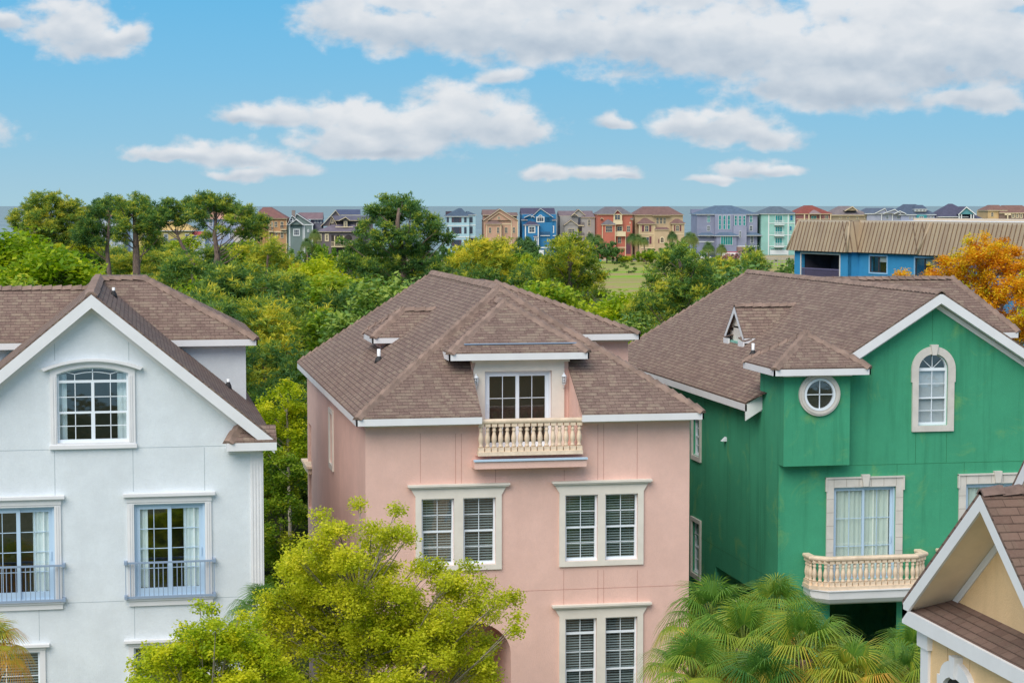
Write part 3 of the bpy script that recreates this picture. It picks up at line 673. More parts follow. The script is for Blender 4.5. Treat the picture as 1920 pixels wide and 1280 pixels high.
# crown moulding that sweeps over the arch
a0, a1 = onY(78, 693, YL), onY(267, 686, YL); tp = onY(175, 672, YL).z; zsd = (a0.z+a1.z)/2
o = segarch(a0.x, a1.x, zsd-.02, zsd, tp, 18)[2:]; i_ = segarch(a0.x+.05, a1.x-.05, zsd-.06, zsd-.055, tp-.055, 18)[2:]
cs.slab(o+i_[::-1], [], -.17, 0, sides=True)
o2 = segarch(a0.x+.06, a1.x-.06, zsd-.06, zsd-.06, tp-.055, 18)[2:]; i2 = segarch(x0-cw, x1+cw, zsd-.2, zs+.1, ztp+.1, 18)[2:]
cs.slab(o2+i2[::-1], [], -.10, 0, sides=True)
cs.box(x0-cw-.03, x1+cw+.03, -.09, 0, z0-.14, z0-.05)
cs.build('window_surround', M_WT, w)
# french sliders with juliet railings
def juliet(D, lab):
    s = slider(M_, D[0], D[1], D[2], D[3], white, rows=4, leafm=M_BLUEWH, bottom=.2, label=lab, handle='l' if lab else 'r')
    c = MB(M_); a, b = D[0]-.16, D[1]+.15
    c.slab(rect(a, b, D[2]-.02, D[3]+.05), [rect(*D)], -.05, 0)
    for xx in (a+.05, a+.1, b-.12, b-.07): c.box(xx, xx+.018, -.065, -.05, D[2], D[3])
    c.box(a-.01, b+.01, -.07, 0, D[3]+.05, D[3]+.19); c.box(a-.09, b+.09, -.16, 0, D[3]+.19, D[3]+.26); c.box(a-.05, b+.05, -.11, 0, D[3]+.16, D[3]+.19)
    c.box(a+.02, b+.02, -.06, 0, D[2]-.2, D[2]-.05); c.box(a-.02, b+.05, -.1, 0, D[2]-.07, D[2]-.02)
    c.build('door_surround', M_WT, s)
    xm = (D[0]+D[1])/2
    curtain(M_, D[0]+.13, D[0]+.32, D[2]+.2, D[3]-.14, .17, s); curtain(M_, D[1]-.5, D[1]-.13, D[2]+.2, D[3]-.14, .17, s)
    rl = MB(M_); za, zb = D[2]+.0, D[2]+.87; ra, rb = D[0]-.21, D[1]+.2
    rl.box(ra, rb, -.17, -.135, za, za+.05); rl.box(ra, rb, -.17, -.135, zb-.045, zb)
    for xx in (ra, rb):
        for zz in (za, zb-.05): rl.box(xx-.035, xx+.035, -.2, 0, zz-.01, zz+.07)
    n = 19
    for k in range(n+1): x = ra+(rb-ra)*k/n; rl.box(x-.009, x+.009, -.162, -.144, za+.05, zb-.045)
    rl.build('juliet_railing', M_METAL, white)
juliet(D1, None); juliet(D0, None)
for i, V in enumerate((V1, V2)):
    w = sash_window(M_, *V, white, cols=2, rows=4, cover='blinds', cm=M_BLIND)
    c = MB(M_); a, b = V[0]-.12, V[1]+.13; c.slab(rect(a, b, V[2]-.1, V[3]+.05), [rect(*V)], -.05, 0); c.box(a-.01, b+.01, -.07, 0, V[3]+.05, V[3]+.13); c.box(a-.1, b+.1, -.16, 0, V[3]+.13, V[3]+.19); c.build('window_surround', M_WT, w)
def jl(px, ya, yb): return jx(px, ya, yb, YL)
zj1 = onY(300, 838, YL).z; zj2 = onY(200, 1127, YL).z
js = [jl(102, 633, 676), jl(241, 633, 676), jl(102, 846, 930), jl(249, 842, 921), jl(383, 838, 919), jl(73, 1139, 1200), jl(252, 1135, 1196), jl(388, 1130, 1200), (LX0, zj1, AW[0]-.2, zj1), (AW[1]+.2, zj1, pxa, zj1), (onY(126, 1127, YL).x, zj2, D1[0]-.25, zj2), (D1[1]+.25, zj2, pxa, zj2)]
joints(M_, js, white, M_WJ, .006)
for (px, py) in ((213, 553), (428, 724)):
    for Y in np.arange(47.4, 54, .05):
        p = onY(px, py, Y); s_ = gz-G*(p.x-gx)
        if p.z <= s_+.02 and p.z >= s_-.08: break
    vent_pipe(white, (p.x, Y, gz-G*(p.x-gx)+.02), r=.04, h=.2)
# ================================================================== GREEN HOUSE
YG = 50.5
green = thing('stucco_house', 'green stucco house with corner turret, round window and curved stone balcony', 'house', (21.2, YG, 0))
M_GR = stucco('green_stucco', '#459e78', '#2c7654', amt=.55, streak=.55, patch='#7fae64')
M_GJ = mat('green_joint', '#2c7a52', .9)
M_TG = mat('stone_grey_trim', '#cfc9c0', .75, .08, 3., .3, 40)
GX0, GX1, GB = 16.83, 25.6, 67.6; RX, RZ = 21.2, 14.72; eL, eR, EG = 16.35, 26.05, 11.65; KG = (RZ-EG)/(RX-eL)
gy = 50.1
wg = lambda X: RZ-.14-KG*abs(X-RX)
ax0, ax1, az0, az1 = FR(1720.8, 663, 1776.5, 797, YG); azs = onY(1749, 690, YG).z; rr = (ax1-ax0)/2; azs = az1-rr
acx = (ax0+ax1)/2
ghole = [(ax0, az0), (ax1, az0)]+arc(acx, azs, rr, rr, 0, pi, 16)
GD1 = FR(1561.7, 912, 1678, 1085, YG); GD2 = FR(1809, 906, 1925, 1079, YG); GD2 = (GD2[0], GD2[1], GD1[2], GD1[3])
mb = MB(front(0, YG))
mb.slab([(GX0, 0), (GX0, wg(GX0)), (RX, RZ-.14), (GX1, wg(GX1)), (GX1, 0), (20.2, 0), (20.2, 6.3), (18.3, 6.3), (18.3, 0)][::-1], [ghole, rect(*GD1), rect(*GD2)], 0, .2, sides='holes')
M_GL = leftf(GX0, GB); GLY = lambda Y: GB-Y
sw1 = (GLY(58.75), GLY(57.95), 9.38, 10.52); sw2 = (GLY(58.75), GLY(57.9), 5.75, 7.35)
mb.M = M_GL
mb.slab([(0, 0), (GLY(56.3), 0), (GLY(56.3), 6.35), (GLY(52.6), 6.35), (GLY(52.6), 0), (GLY(YG), 0), (GLY(YG), EG-.15), (0, EG-.15)], [rect(*sw1), rect(*sw2)], 0, .25, sides='holes')
mb.M = Matrix()
mb.poly([(GX1, YG, 0), (GX1, GB, 0), (GX1, GB, EG), (GX1, YG, EG)]); mb.poly([(GX1, GB, 0), (GX0, GB, 0), (GX0, GB, EG), (GX1, GB, EG)])
# garage darkness: inner walls and ceiling of the open ground floor
mb.poly([(GX0, 56.3, 6.35), (GX1, 56.3, 6.35), (GX1, 56.3, 0), (GX0, 56.3, 0)]); mb.poly([(GX0+.01, YG+.2, 6.35), (GX1, YG+.2, 6.35), (GX1, 56.3, 6.35), (GX0+.01, 56.3, 6.35)])
# turret
TY, TX1, tb = 50.1, 18.66, 10.12
mb.box(GX0-.004, TX1, TY, 52.15, tb, 12.6)
mb.box(RX, 26.2, 58.3, 63, EG-.2, 13.1)
mb.build('wall', M_GR, green)
R = MB()
R.prism([(RX, gy, RZ), (eL, 51.95, EG), (eL, 68.1, EG), (RX, 67.1, RZ)], TH)
R.prism([(RX, gy, RZ), (18.45, gy, RZ-KG*(RX-18.45)), (18.45, 51.95, RZ-KG*(RX-18.45)), (eL, 51.95, EG)], (0, 0, -.045))
R.prism([(eR, gy, EG), (RX, gy, RZ), (RX, 67.1, RZ), (eR, 68.1, EG)], TH); R.prism([(eL, 68.1, EG), (eR, 68.1, EG), (RX, 67.1, RZ)], TH)
wz2 = 13.12
R.prism([(22.5, 57.9, wz2), (27.1, 57.9, wz2), (25.75, 60, RZ), (RX, 60, RZ)], TH); R.prism([(27.1, 57.9, wz2), (27.1, 63.5, wz2), (25.75, 61.5, RZ), (25.75, 60, RZ)], TH); R.prism([(27.1, 63.5, wz2), (22.5, 63.5, wz2), (RX, 61.5, RZ), (25.75, 61.5, RZ)], TH); R.prism([(RX, 60, RZ), (25.75, 60, RZ), (25.75, 61.5, RZ), (RX, 61.5, RZ)], TH)
tx0, tx1, ty0, ty1, tz = 16.4, 19.07, 49.67, 52.35, 12.78; tp = (17.74, 51.0, 13.62)
for a, b in (((tx0, ty0), (tx1, ty0)), ((tx1, ty0), (tx1, ty1)), ((tx1, ty1), (tx0, ty1)), ((tx0, ty1), (tx0, ty0))): R.prism([a+(tz,), b+(tz,), tp], TH)
# little gable dormer facing left
gd = 18.1; gdy, gdz, gw, ge = 58.75, 13.98, 1.0, 13.05
xon = lambda z: eL+(z-EG)/KG
R.prism([(gd, gdy-gw, ge), (xon(ge)+.05, gdy-gw, ge), (xon(gdz)+.05, gdy, gdz), (gd, gdy, gdz)], TH); R.prism([(xon(ge)+.05, gdy+gw, ge), (gd, gdy+gw, ge), (gd, gdy, gdz), (xon(gdz)+.05, gdy, gdz)], TH)
for s in (-1, 1):
    y0_, y1_ = gdy+s*(gw+.02), gdy+s*.5; q = [(gd-.02, y0_, ge-.12), (gd-.02, y1_, ge-.05), (gd+.25, y1_, ge+.02), (gd+.25, y0_, ge-.05)]
    R.prism(q if s < 0 else q[::-1], (0, 0, -.03))
roof = R.build('roof', M_SH, green, uv=True)
C = Caps()
for a, b in (((RX, gy, RZ), (RX, 67.1, RZ)), ((eL, 68.1, EG), (RX, 67.1, RZ)), ((25.75, 60, RZ), (RX+.3, 60, RZ)), ((27.1, 57.9, wz2), (25.75, 60, RZ)), ((tx0, ty0, tz), tp), ((tx1, ty0, tz), tp), ((tx0, ty1, tz), tp), ((tx1, ty1, tz), tp), ((gd, gdy, gdz), (xon(gdz), gdy, gdz))): ridge(C, a, b)
C.build('ridge_cap', M_CAP, roof)
Fm = MB(); fo = .27
zl = RZ-KG*(RX-18.5)
Fm.board((18.5, gy, zl-.05), (RX, gy, RZ-.05), fo, (0, -1, 0), .05); Fm.board((RX, gy, RZ-.05), (eR, gy, EG-.05), fo, (0, -1, 0), .05)
for xa, za, xb, zb in ((18.5, zl, RX, RZ), (RX, RZ, eR, EG)):
    Fm.add([(xa, gy+.05, za-.03-fo), (xb, gy+.05, zb-.03-fo), (xb, YG+.02, zb-.03-fo), (xa, YG+.02, za-.03-fo)], [(0, 1, 2, 3)]); Fm.board((xa, YG-.05, za-.05-fo), (xb, YG-.05, zb-.05-fo), .14, (0, -1, 0), .05)
Fm.board((eL, 68.1, EG-.05), (eL, 51.95, EG-.05), .19, (-1, 0, 0)); Fm.box(eL+.04, GX0, 52, 68, EG-.26, EG-.235); Fm.board((eL, 51.95, EG-.05), (GX0, 51.95, EG+.25), .45, (0, -1, 0)); 
Fm.board((tx0, ty0, tz-.05), (tx1, ty0, tz-.05), .17, (0, -1, 0)); Fm.board((tx0, ty1, tz-.05), (tx0, ty0, tz-.05), .17, (-1, 0, 0)); Fm.board((tx1, ty0, tz-.05), (tx1, ty1, tz-.05), .17, (1, 0, 0)); Fm.box(tx0+.04, tx1-.04, ty0+.04, ty1-.04, tz-.205, tz-.18)
Fm.box(GX0-.04, TX1+.04, TY-.04, 52.2, 12.5, 12.58)
Fm.board((23, 57.9, wz2-.05), (27.1, 57.9, wz2-.05), .17, (0, -1, 0)); Fm.board((27.1, 57.9, wz2-.05), (27.1, 63.5, wz2-.05), .17, (1, 0, 0))
for s in (-1, 1):
    Fm.add([(gd, gdy+s*gw, ge-.04), (gd, gdy, gdz-.04), (gd, gdy, gdz-.26), (gd, gdy+s*gw, ge-.22)], [(0, 1, 2, 3) if s < 0 else (3, 2, 1, 0)])
    y0_, y1_ = sorted((gdy+s*(gw+.02), gdy+s*.5)); Fm.box(gd-.03, gd+.02, y0_, y1_, ge-.32, ge-.15); Fm.box(gd+.02, xon(ge), (gdy-gw) if s < 0 else (gdy+gw-.04), (gdy-gw+.04) if s < 0 else gdy+gw, ge-.2, ge-.05)
Fm.build('fascia', M_WT, green)
MB().box(gd+.14, xon(ge)+.3, gdy-.5, gdy+.5, ge-.75, ge+.25).add([(gd+.14, gdy+.7, ge+.2), (gd+.14, gdy-.7, ge+.2), (gd+.14, gdy, gdz-.12)], [(0, 1, 2)]).box(gd+.15, xon(ge)+.2, gdy-.88, gdy+.88, ge-.18, ge+.09).build('dormer_wall', M_WT2, green)
M_COP = mat('copper_flashing', '#7fb8a8', .6, .2, 8.)
MB().box(gd+.05, gd+.3, gdy-.65, gdy+.65, EG+KG*(gd+.05-eL)-.01, EG+KG*(gd+.05-eL)+.06).build('flashing', M_COP, green)
for Y in np.arange(52, 60, .03):
    p = onY(1412, 664, Y); 
    if p.z <= EG+KG*(p.x-eL): break
vent_pipe(green, (p.x, Y, EG+KG*(p.x-eL)), r=.045)
# round window on the turret
M_T = front(0, TY); rc = onY(1535.4, 739, TY); rx_, rz_ = rc.x, rc.z; ro = .57; ri = .40
circ = lambda r, n=40: [(rx_+r*cos(2*pi*k/n), rz_+r*sin(2*pi*k/n)) for k in range(n)]
w = MB(M_T).slab(circ(ri+.03), [circ(ri-.03)], -.10, 0).build('round_window', M_VINYL, green)
c = MB(M_T); c.slab(circ(ro), [circ(ri+.02)], -.08, 0); c.slab(circ(ro-.05), [circ(ri+.05)], -.11, -.08); c.build('window_surround', M_TG, w)
MB(M_T).slab(circ(ri), [], -.035, 0, sides=False).build('pane', M_GLASS, w)
MB(M_T).slab(circ(ri), [], -.006, 0, sides=False).build('dark_room', M_DARK, w)
c = MB(M_T); c.box(rx_-.012, rx_+.012, -.06, -.04, rz_-ri, rz_+ri); c.box(rx_-ri, rx_+ri, -.06, -.04, rz_-.012, rz_+.012); c.build('muntin', M_VINYL, w)
# arched window in the gable
M_ = front(0, YG); d0 = .05; fw = .05; zt1 = azs; zm = onY(1749, 746, YG).z
fr = MB(M_); ain = [(ax0+fw, zt1+.04), (ax1-fw, zt1+.04)]+arc(acx, azs+.02, rr-fw, rr-fw, .05, pi-.05, 14)
fr.slab([(ax0, az0), (ax1, az0)]+arc(acx, azs, rr, rr, 0, pi, 16), [ain, rect(ax0+fw, ax1-fw, zm+.02, zt1-.04), rect(ax0+fw, ax1-fw, az0+.08, zm-.02)], d0, d0+.08)
r = .009; fr.box(acx-r, acx+r, d0+.012, d0+.03, az0, zt1); fr.box(acx-r, acx+r, d0+.012, d0+.03, azs, azs+rr-.02)
for zz in ((zm+zt1)/2, (az0+.06+zm)/2): fr.box(ax0, ax1, d0+.012, d0+.03, zz-r, zz+r)
for a in (pi/4, 3*pi/4):
    q = MB(); ca, sa = cos(a), sin(a); p0 = (acx, azs+.02); p1 = (acx+ca*(rr-.02), azs+sa*(rr-.02)); nx, nz = -sa*r, ca*r
    fr.add([(p0[0]-nx, d0+.012, p0[1]-nz), (p1[0]-nx, d0+.012, p1[1]-nz), (p1[0]+nx, d0+.012, p1[1]+nz), (p0[0]+nx, d0+.012, p0[1]+nz)], [(0, 1, 2, 3)]); fr.add([(p0[0]-nx, d0+.013, p0[1]-nz), (p1[0]-nx, d0+.013, p1[1]-nz), (p1[0]+nx, d0+.013, p1[1]+nz), (p0[0]+nx, d0+.013, p0[1]+nz)], [(3, 2, 1, 0)])
w = fr.build('arched_window', M_VINYL, green)
MB(M_).slab([(ax0+.02, az0+.02), (ax1-.02, az0+.02)]+arc(acx, azs, rr-.02, rr-.02, 0, pi, 16), [], d0+.04, 0, sides=False).build('pane', M_GLASS, w)
blinds(M_, ax0+.04, ax1-.04, az0+.05, zt1-.03, d0+.1, w, M_BLINDW, step=.03, tilt=1.2, wd=.012); room(M_, ax0, ax1, az0, az1, w)
c = MB(M_); cw = .20; zb = onY(1749, 716, YG).z
c.slab([(ax0-cw+.03, az0-.16), (ax1+cw-.03, az0-.16), (ax1+cw-.03, zb), (ax1+cw, zb)]+arc(acx, azs, rr+cw, rr+cw, 0, pi, 20)+[(ax0-cw, zb), (ax0-cw+.03, zb)], [ghole], -.07, 0)
kz = azs+rr; c.slab([(acx-.055, kz-.03), (acx+.055, kz-.03), (acx+.11, kz+cw+.05), (acx-.11, kz+cw+.05)], [], -.12, 0)
c.build('window_surround', M_TG, w)
# sliders with stone block surrounds
def gslider(D, cover):
    s = slider(M_, D[0], D[1], D[2], D[3], green, rows=3, leafm=M_BLUEWH, stile=.06, handle='r')
    c = MB(M_); a, b = D[0]-.20, D[1]+.20; zt = D[3]
    c.slab(rect(a, b, D[2]-.05, zt+.24), [rect(D[0], D[1], D[2], D[3])], -.05, 0)
    c.box(a-.035, a+.01, -.08, 0, zt-.1, zt+.27); c.box(b-.01, b+.035, -.08, 0, zt-.1, zt+.27); c.box(a-.035, b+.035, -.085, 0, zt+.24, zt+.28)
    xm = (a+b)/2; c.slab([(xm-.07, zt+.02), (xm+.07, zt+.02), (xm+.115, zt+.34), (xm-.115, zt+.34)], [], -.12, 0)
    c.build('door_surround', M_TG, s)
    j = MB(M_)
    for k in range(1, 7): z = zt+.05-k*.36; j.box(a, D[0], -.053, -.04, z-.006, z+.006); j.box(D[1], b, -.053, -.04, z-.006, z+.006)
    for k in range(6): x = a+.2+(b-a-.4)*k/5; j.box(x-.006, x+.006, -.053, -.04, zt+.02, zt+.24)
    j.build('block_joint', M_JOINT2, s)
    curtain(M_, D[0]+.1, D[1]-.1, D[2]+.1, D[3]-.1, .17, s, wave=.05, m=M_VBLIND, name='vertical_blind')
M_JOINT2 = mat('stone_joint', '#a39c92', .9); M_VBLIND = mat('vertical_blind_cloth', '#dfe8da', .8)
gslider(GD1, 1); gslider(GD2, 1)
for swd in (sw1, sw2):
    w = sash_window(M_GL, *swd, green, cover=None, rows=4); c = MB(M_GL); c.slab(rect(swd[0]-.11, swd[1]+.11, swd[2]-.14, swd[3]+.12), [rect(*swd)], -.06, 0); c.build('window_surround', M_TG, w)
v = onX(1361, 820, GX0); mb = MB(); mb.add([(GX0, v.y-.1, v.z-.1), (GX0, v.y+.1, v.z-.1), (GX0, v.y+.1, v.z+.02), (GX0, v.y-.1, v.z+.02), (GX0-.14, v.y-.08, v.z-.1), (GX0-.14, v.y+.08, v.z-.1)], [(0, 1, 5, 4), (3, 4, 5, 2), (0, 4, 3), (1, 2, 5)]); mb.build('vent_hood', M_VINYL, green)
def jg(px, ya, yb): return jx(px, ya, yb, YG)
zj = onY(1750, 868, YG).z
joints(M_, [jg(1749, 578, 640), jg(1717, 812, 868), jg(1775, 812, 866), jg(1682, 870, 893), jg(1808, 866, 886), (TX1, zj, GX1, zj)], green, M_GJ, .007)
joints(M_GL, [(GLY(58.7), 6.95, GLY(50.6), 6.95)], green, M_GJ, .006)
# bay balcony
def balcony(xl, xr, zb, has=True):
    dpt = .95; y0 = YG-dpt; cch = .38; sl = MB()
    def ring(e, z): return [(xl-e, YG, z), (xl-e, y0+cch-e*.4, z), (xl+cch-e*.4, y0-e, z), (xr-cch+e*.4, y0-e, z), (xr+e, y0+cch-e*.4, z), (xr+e, YG, z)]
    rs = [ring(-.25, zb-.42), ring(-.1, zb-.36), ring(.0, zb-.24), ring(.02, zb-.04), ring(.06, zb-.03), ring(.06, zb)]
    V = [p for q in rs for p in q]; F = [tuple(reversed(range(6)))]+[(i*6+j, i*6+j+1, i*6+6+j+1, i*6+6+j) for i in range(5) for j in range(5)]+[tuple(range(30, 36))]
    sl.add(V, F); o = sl.build('balcony', M_WT, green)
    balustrade(o, [(xl+.02, YG-.1), (xl+.02, y0+cch), (xl+cch, y0+.08), (xr-cch, y0+.08), (xr-.02, y0+cch), (xr-.02, YG-.1)], zb, spacing=.165, scale=.96)
bz = onY(1640, 1103, 49.6).z; bl, br = onY(1519, 1060, 50.0).x, onY(1732, 1050, 50.0).x
balcony(bl, br, bz)
b2 = onY(1765, 1010, 50.2).x; balcony(b2, b2+(br-bl), bz)
MB().box(18.0, 18.3, YG+.02, YG+.35, 0, 6.3).build('porch_post', mat('rose_stone', '#c99a86', .85, .1, 3.), green)
MB().box(GX0-.12, GX0+.3, 53.0, 54.2, 5.3, 5.75).box(GX0-.05, GX0+.25, 53.1, 54.1, 0, 5.3).build('stone_post', M_TG, green)

# ================================================================== TAN HOUSE (near right corner)
tan_h = thing('stucco_house', 'tan stucco house with white-trimmed side gable, closest house at the lower right corner', 'house', (12, 24.6, 0))
M_TAN = stucco('tan_stucco', '#f0ca98', '#c8a678', streak=.2)
M_SOF = mat('beige_soffit', '#ead6b8', .8, .06, 2.)
rX = 11.0; pkY, pkZ = 24.62, 13.24; fY, fZ = 27.28, 11.24; nY = 2*pkY-fY; KT = (pkZ-fZ)/(fY-pkY)
mb = MB()
mb.box(11.22, 22, nY+.2, 26.98, 0, fZ-.25)
mb.add([(11.62, nY+.2, fZ-.3), (11.62, fY-.2, fZ-.3), (11.62, fY-.25, fZ-.12), (11.62, pkY, pkZ-.15), (11.62, nY+.25, fZ-.12)], [(4, 3, 2, 1, 0)])
mb.build('wall', M_TAN, tan_h)
R = MB(); TT = (0, 0, -.06)
R.prism([(rX, pkY, pkZ), (rX, fY, fZ), (20, fY, fZ), (20, pkY, pkZ)][::-1], TT); R.prism([(rX, nY, fZ), (rX, pkY, pkZ), (20, pkY, pkZ), (20, nY, fZ)][::-1], TT)
zp = fZ-.12
R.prism([(rX+.02, fY-.12, zp-.02), (11.66, fY-.35, zp+.2), (11.66, nY+.3, zp+.2), (rX+.02, nY+.1, zp-.02)][::-1], (0, 0, -.04))
roof = R.build('roof', M_SH2, tan_h, uv=True)
C = Caps(); ridge(C, (rX, pkY, pkZ), (14, pkY, pkZ), .13); C.build('ridge_cap', M_SH2c if 'M_SH2c' in globals() else mat('dark_ridge', '#75625a', .9, .2, 9), roof)
Fm = MB(); fo = .22
for y_, s in ((fY, 1), (nY, -1)):
    Fm.board((rX, y_, fZ-.06), (rX, pkY, pkZ-.06), fo, (-1, 0, 0), .04) if s > 0 else Fm.board((rX, pkY, pkZ-.06), (rX, y_, fZ-.06), fo, (-1, 0, 0), .04)
    MB().add([(rX+.04, y_, fZ-.05-fo*.9), (rX+.04, pkY, pkZ-.05-fo*.9), (11.62, pkY, pkZ-.05-fo*.9), (11.62, y_, fZ-.05-fo*.9)], [(0, 1, 2, 3)]).build('soffit', M_SOF, tan_h)
    Fm.board((11.6, y_-.1*s, fZ-.06-fo*.9+.1*KT), (11.6, pkY, pkZ-.06-fo*.9), .14, (-1, 0, 0), .03)
Fm.board((rX, fY, zp-.0), (rX, nY, zp-.0), .21, (-1, 0, 0), .05); Fm.box(rX+.05, 11.22, nY, fY-.02, zp-.19, zp-.17)
Fm.board((rX, fY, fZ-.05), (20, fY, fZ-.05), .2, (0, 1, 0))
Fm.build('fascia', M_WT, tan_h)
pl = MB(); pl.box(11.18, 11.30, 26.72, 27.0, 0, fZ-.62); pl.box(11.14, 11.34, 26.66, 27.05, fZ-.62, fZ-.36); pl.build('pilaster', M_WT, tan_h)
M_T = leftf(11.22, 27.0); wtop = onX(1790, 1262, 11.22); wl = 27.0-onX(1765, 1270, 11.22).y; wr2 = 27.0-onX(1812, 1270, 11.22).y
hw = .62; wc = 27.0-onX(1800, 1270, 11.22).y; wz = onX(1796, 1262, 11.22).z
c = MB(M_T); out = [(wc-hw, wz-1.8), (wc+hw, wz-1.8), (wc+hw, wz-.12)]+arc(wc, wz-.12, hw*.85, .3, 0, pi, 12)+[(wc-hw, wz-.12)]
inn = [(wc-hw+.18, wz-1.7), (wc+hw-.18, wz-1.7)]+arc(wc, wz-.3, hw-.18, .25, 0, pi, 12)
c.slab(out, [inn], -.08, 0); c.slab([(wc-.05, wz-.05), (wc+.05, wz-.05), (wc+.1, wz+.26), (wc-.1, wz+.26)], [], -.13, 0)
w = c.build('window', M_WT, tan_h); MB(M_T).slab(inn, [], -.01, 0, sides=False).build('pane', MATS['dark_interior'], w)
# second, higher gable behind the near corner
g2x = 12.3; a = onX(1893, 918, g2x)
R = MB(); s2 = 1.1; L2 = 3.2
R.prism([(g2x, a.y, a.z), (20, a.y, a.z), (20, a.y-L2, a.z+L2*s2), (g2x, a.y-L2, a.z+L2*s2)][::-1], TT); R.prism([(g2x, a.y-2*L2, a.z), (g2x, a.y-L2, a.z+L2*s2), (20, a.y-L2, a.z+L2*s2), (20, a.y-2*L2, a.z)][::-1], TT); R.build('upper_roof', M_SH2, tan_h, uv=True)
Fm = MB(); Fm.board((g2x, a.y, a.z-.06), (g2x, a.y-L2, a.z+L2*s2-.06), .25, (-1, 0, 0), .05); Fm.board((g2x, a.y, a.z-.05), (16, a.y, a.z-.05), .2, (0, 1, 0)); Fm.add([(g2x+.05, a.y, a.z-.28), (13, a.y, a.z-.28), (13, a.y-L2, a.z+L2*s2-.28), (g2x+.05, a.y-L2, a.z+L2*s2-.28)], [(3, 2, 1, 0)]); Fm.board((g2x, a.y-L2, a.z+L2*s2-.06), (g2x, a.y-2*L2, a.z-.06), .25, (-1, 0, 0), .05); Fm.build('upper_fascia', M_WT, tan_h)
mb = MB(); mb.prism([(12.75, a.y-.2, 9), (12.75, a.y-2*L2+.2, 9), (12.75, a.y-2*L2+.2, a.z-.05), (12.75, a.y-L2, a.z+L2*s2-.3), (12.75, a.y-.2, a.z-.05)], (7, 0, 0)); mb.build('upper_wall', M_TAN, tan_h)
joints(leftf(11.22, 27.0), [(27-onX(1777, 1200, 11.22).y, 5, 27-onX(1777, 1200, 11.22).y, fZ-.4), (27-onX(1819, 1220, 11.22).y, 5, 27-onX(1819, 1220, 11.22).y, fZ-.4)], tan_h, mat('tan_joint', '#b9976c', .9), .004)

# ================================================================== BLUE FLATS WITH MANSARD ROOF
M_BL = stucco('blue_stucco', '#3f96c4', '#2f7aa6', streak=.15)
def metal_roof():
    m = bpy.data.materials.new('tan_metal_roof'); m.use_nodes = True; nt = NT(m.node_tree); b = m.node_tree.nodes['Principled BSDF']
    tc = nt.add('ShaderNodeTexCoord'); n = nt.smooth(nt.noise(nt.vm('MULTIPLY', tc.outputs['Object'], (1., 1., .3)), .9, 5, .6), .35, .7)
    nt.l.new(nt.mix(n, lin('#a38e74'), lin('#b5a182')), b.inputs['Base Color']); b.inputs['Roughness'].default_value = .55; return m
M_MR = metal_roof(); M_SEAM = mat('seam_brown', '#7c6450', .6)  # seam ribs get a darker brown than the roof panels
zb_, zt_ = 13.68, 15.86
D0_ = Vector((515/3733*150, 150)); dl = Vector((.41, -.912)); nl = Vector((-.912, -.41))     # in camera (lateral, depth)
def c2w(p): return Vector((p.x*cos(YAW)+p.y*sin(YAW), -p.x*sin(YAW)+p.y*cos(YAW)))
b0 = c2w(D0_); d_ = c2w(dl); n_ = c2w(nl)
flats = thing('apartment_building', 'bright blue flats with tan ribbed metal mansard roof behind the green house', 'building', (b0.x, b0.y, 0))
# plan polyline of the eave: s along, w outward
plan = [(0, 0), (8.0, 0), (8.0, -.93), (16.3, -.93), (16.3, -.15), (40, -.15)]
def PW(s, w, z): q = b0+d_*s+n_*w; return Vector((q.x, q.y, z))
back = -14
R = MB(); S = MB(); ins = .62
offp = []
corners = plan
def inset(i, e):
    s, w = corners[i]
    e1 = [(0+e, -e), (8-e, -e), (8-e, -.93-e), (16.3+e, -.93-e), (16.3+e, -.15-e), (40, -.15-e)]
    return e1[i]
T = [inset(i, ins) for i in range(6)]
for i in range(5):
    a, b = corners[i], corners[i+1]; ta, tb_ = T[i], T[i+1]
    R.add([PW(*a, zb_), PW(*b, zb_), PW(*tb_, zt_), PW(*ta, zt_)], [(0, 1, 2, 3)])
    L = hypot(b[0]-a[0], b[1]-a[1]); n = max(1, int(L/.46))
    if L < .2: continue
    for k in range(n+1):
        u = k/n; p0 = PW(a[0]+(b[0]-a[0])*u, a[1]+(b[1]-a[1])*u, zb_)
        ed = Vector((b[0]-a[0], b[1]-a[1])).normalized(); nn = Vector((ed.y, -ed.x))*-1
        q0 = (a[0]+(b[0]-a[0])*u, a[1]+(b[1]-a[1])*u); q1 = (q0[0]-(0 if abs(ed.x) > .5 else ins), q0[1]-(ins if abs(ed.x) > .5 else 0))
        if abs(ed.x) > .5:
            lo, hi = min(ta[0], tb_[0]), max(ta[0], tb_[0]); f1 = 1.
            if q1[0] < lo: f1 = (q0[0]-a[0])/(lo-a[0]) if lo > a[0] else 1
            if q1[0] > hi and hi < b[0]: f1 = (b[0]-q0[0])/(b[0]-hi)
            f1 = max(.02, min(1, f1)); q1 = (q0[0]+(q1[0]-q0[0])*f1, q0[1]+(q1[1]-q0[1])*f1)
            z1_ = zb_+(zt_-zb_)*f1
        else: z1_ = zt_
        p1 = PW(q1[0], q1[1], z1_); o_ = Vector((n_.x, n_.y, .3)).normalized()*.05 if abs(ed.x) > .5 else Vector((d_.x, d_.y, .3))*.05
        t_ = Vector((d_.x, d_.y, 0))*.022 if abs(ed.x) > .5 else Vector((n_.x, n_.y, 0))*.022
        S.add([p0-t_, p0+t_, p1+t_, p1-t_, p0-t_+o_, p0+t_+o_, p1+t_+o_, p1-t_+o_], [(4, 5, 6, 7), (0, 4, 7, 3), (5, 1, 2, 6), (3, 7, 6, 2)])
R.add([PW(0, 0, zb_), PW(ins, -ins, zt_), PW(ins, back, zt_), PW(0, back, zb_)], [(0, 1, 2, 3)])
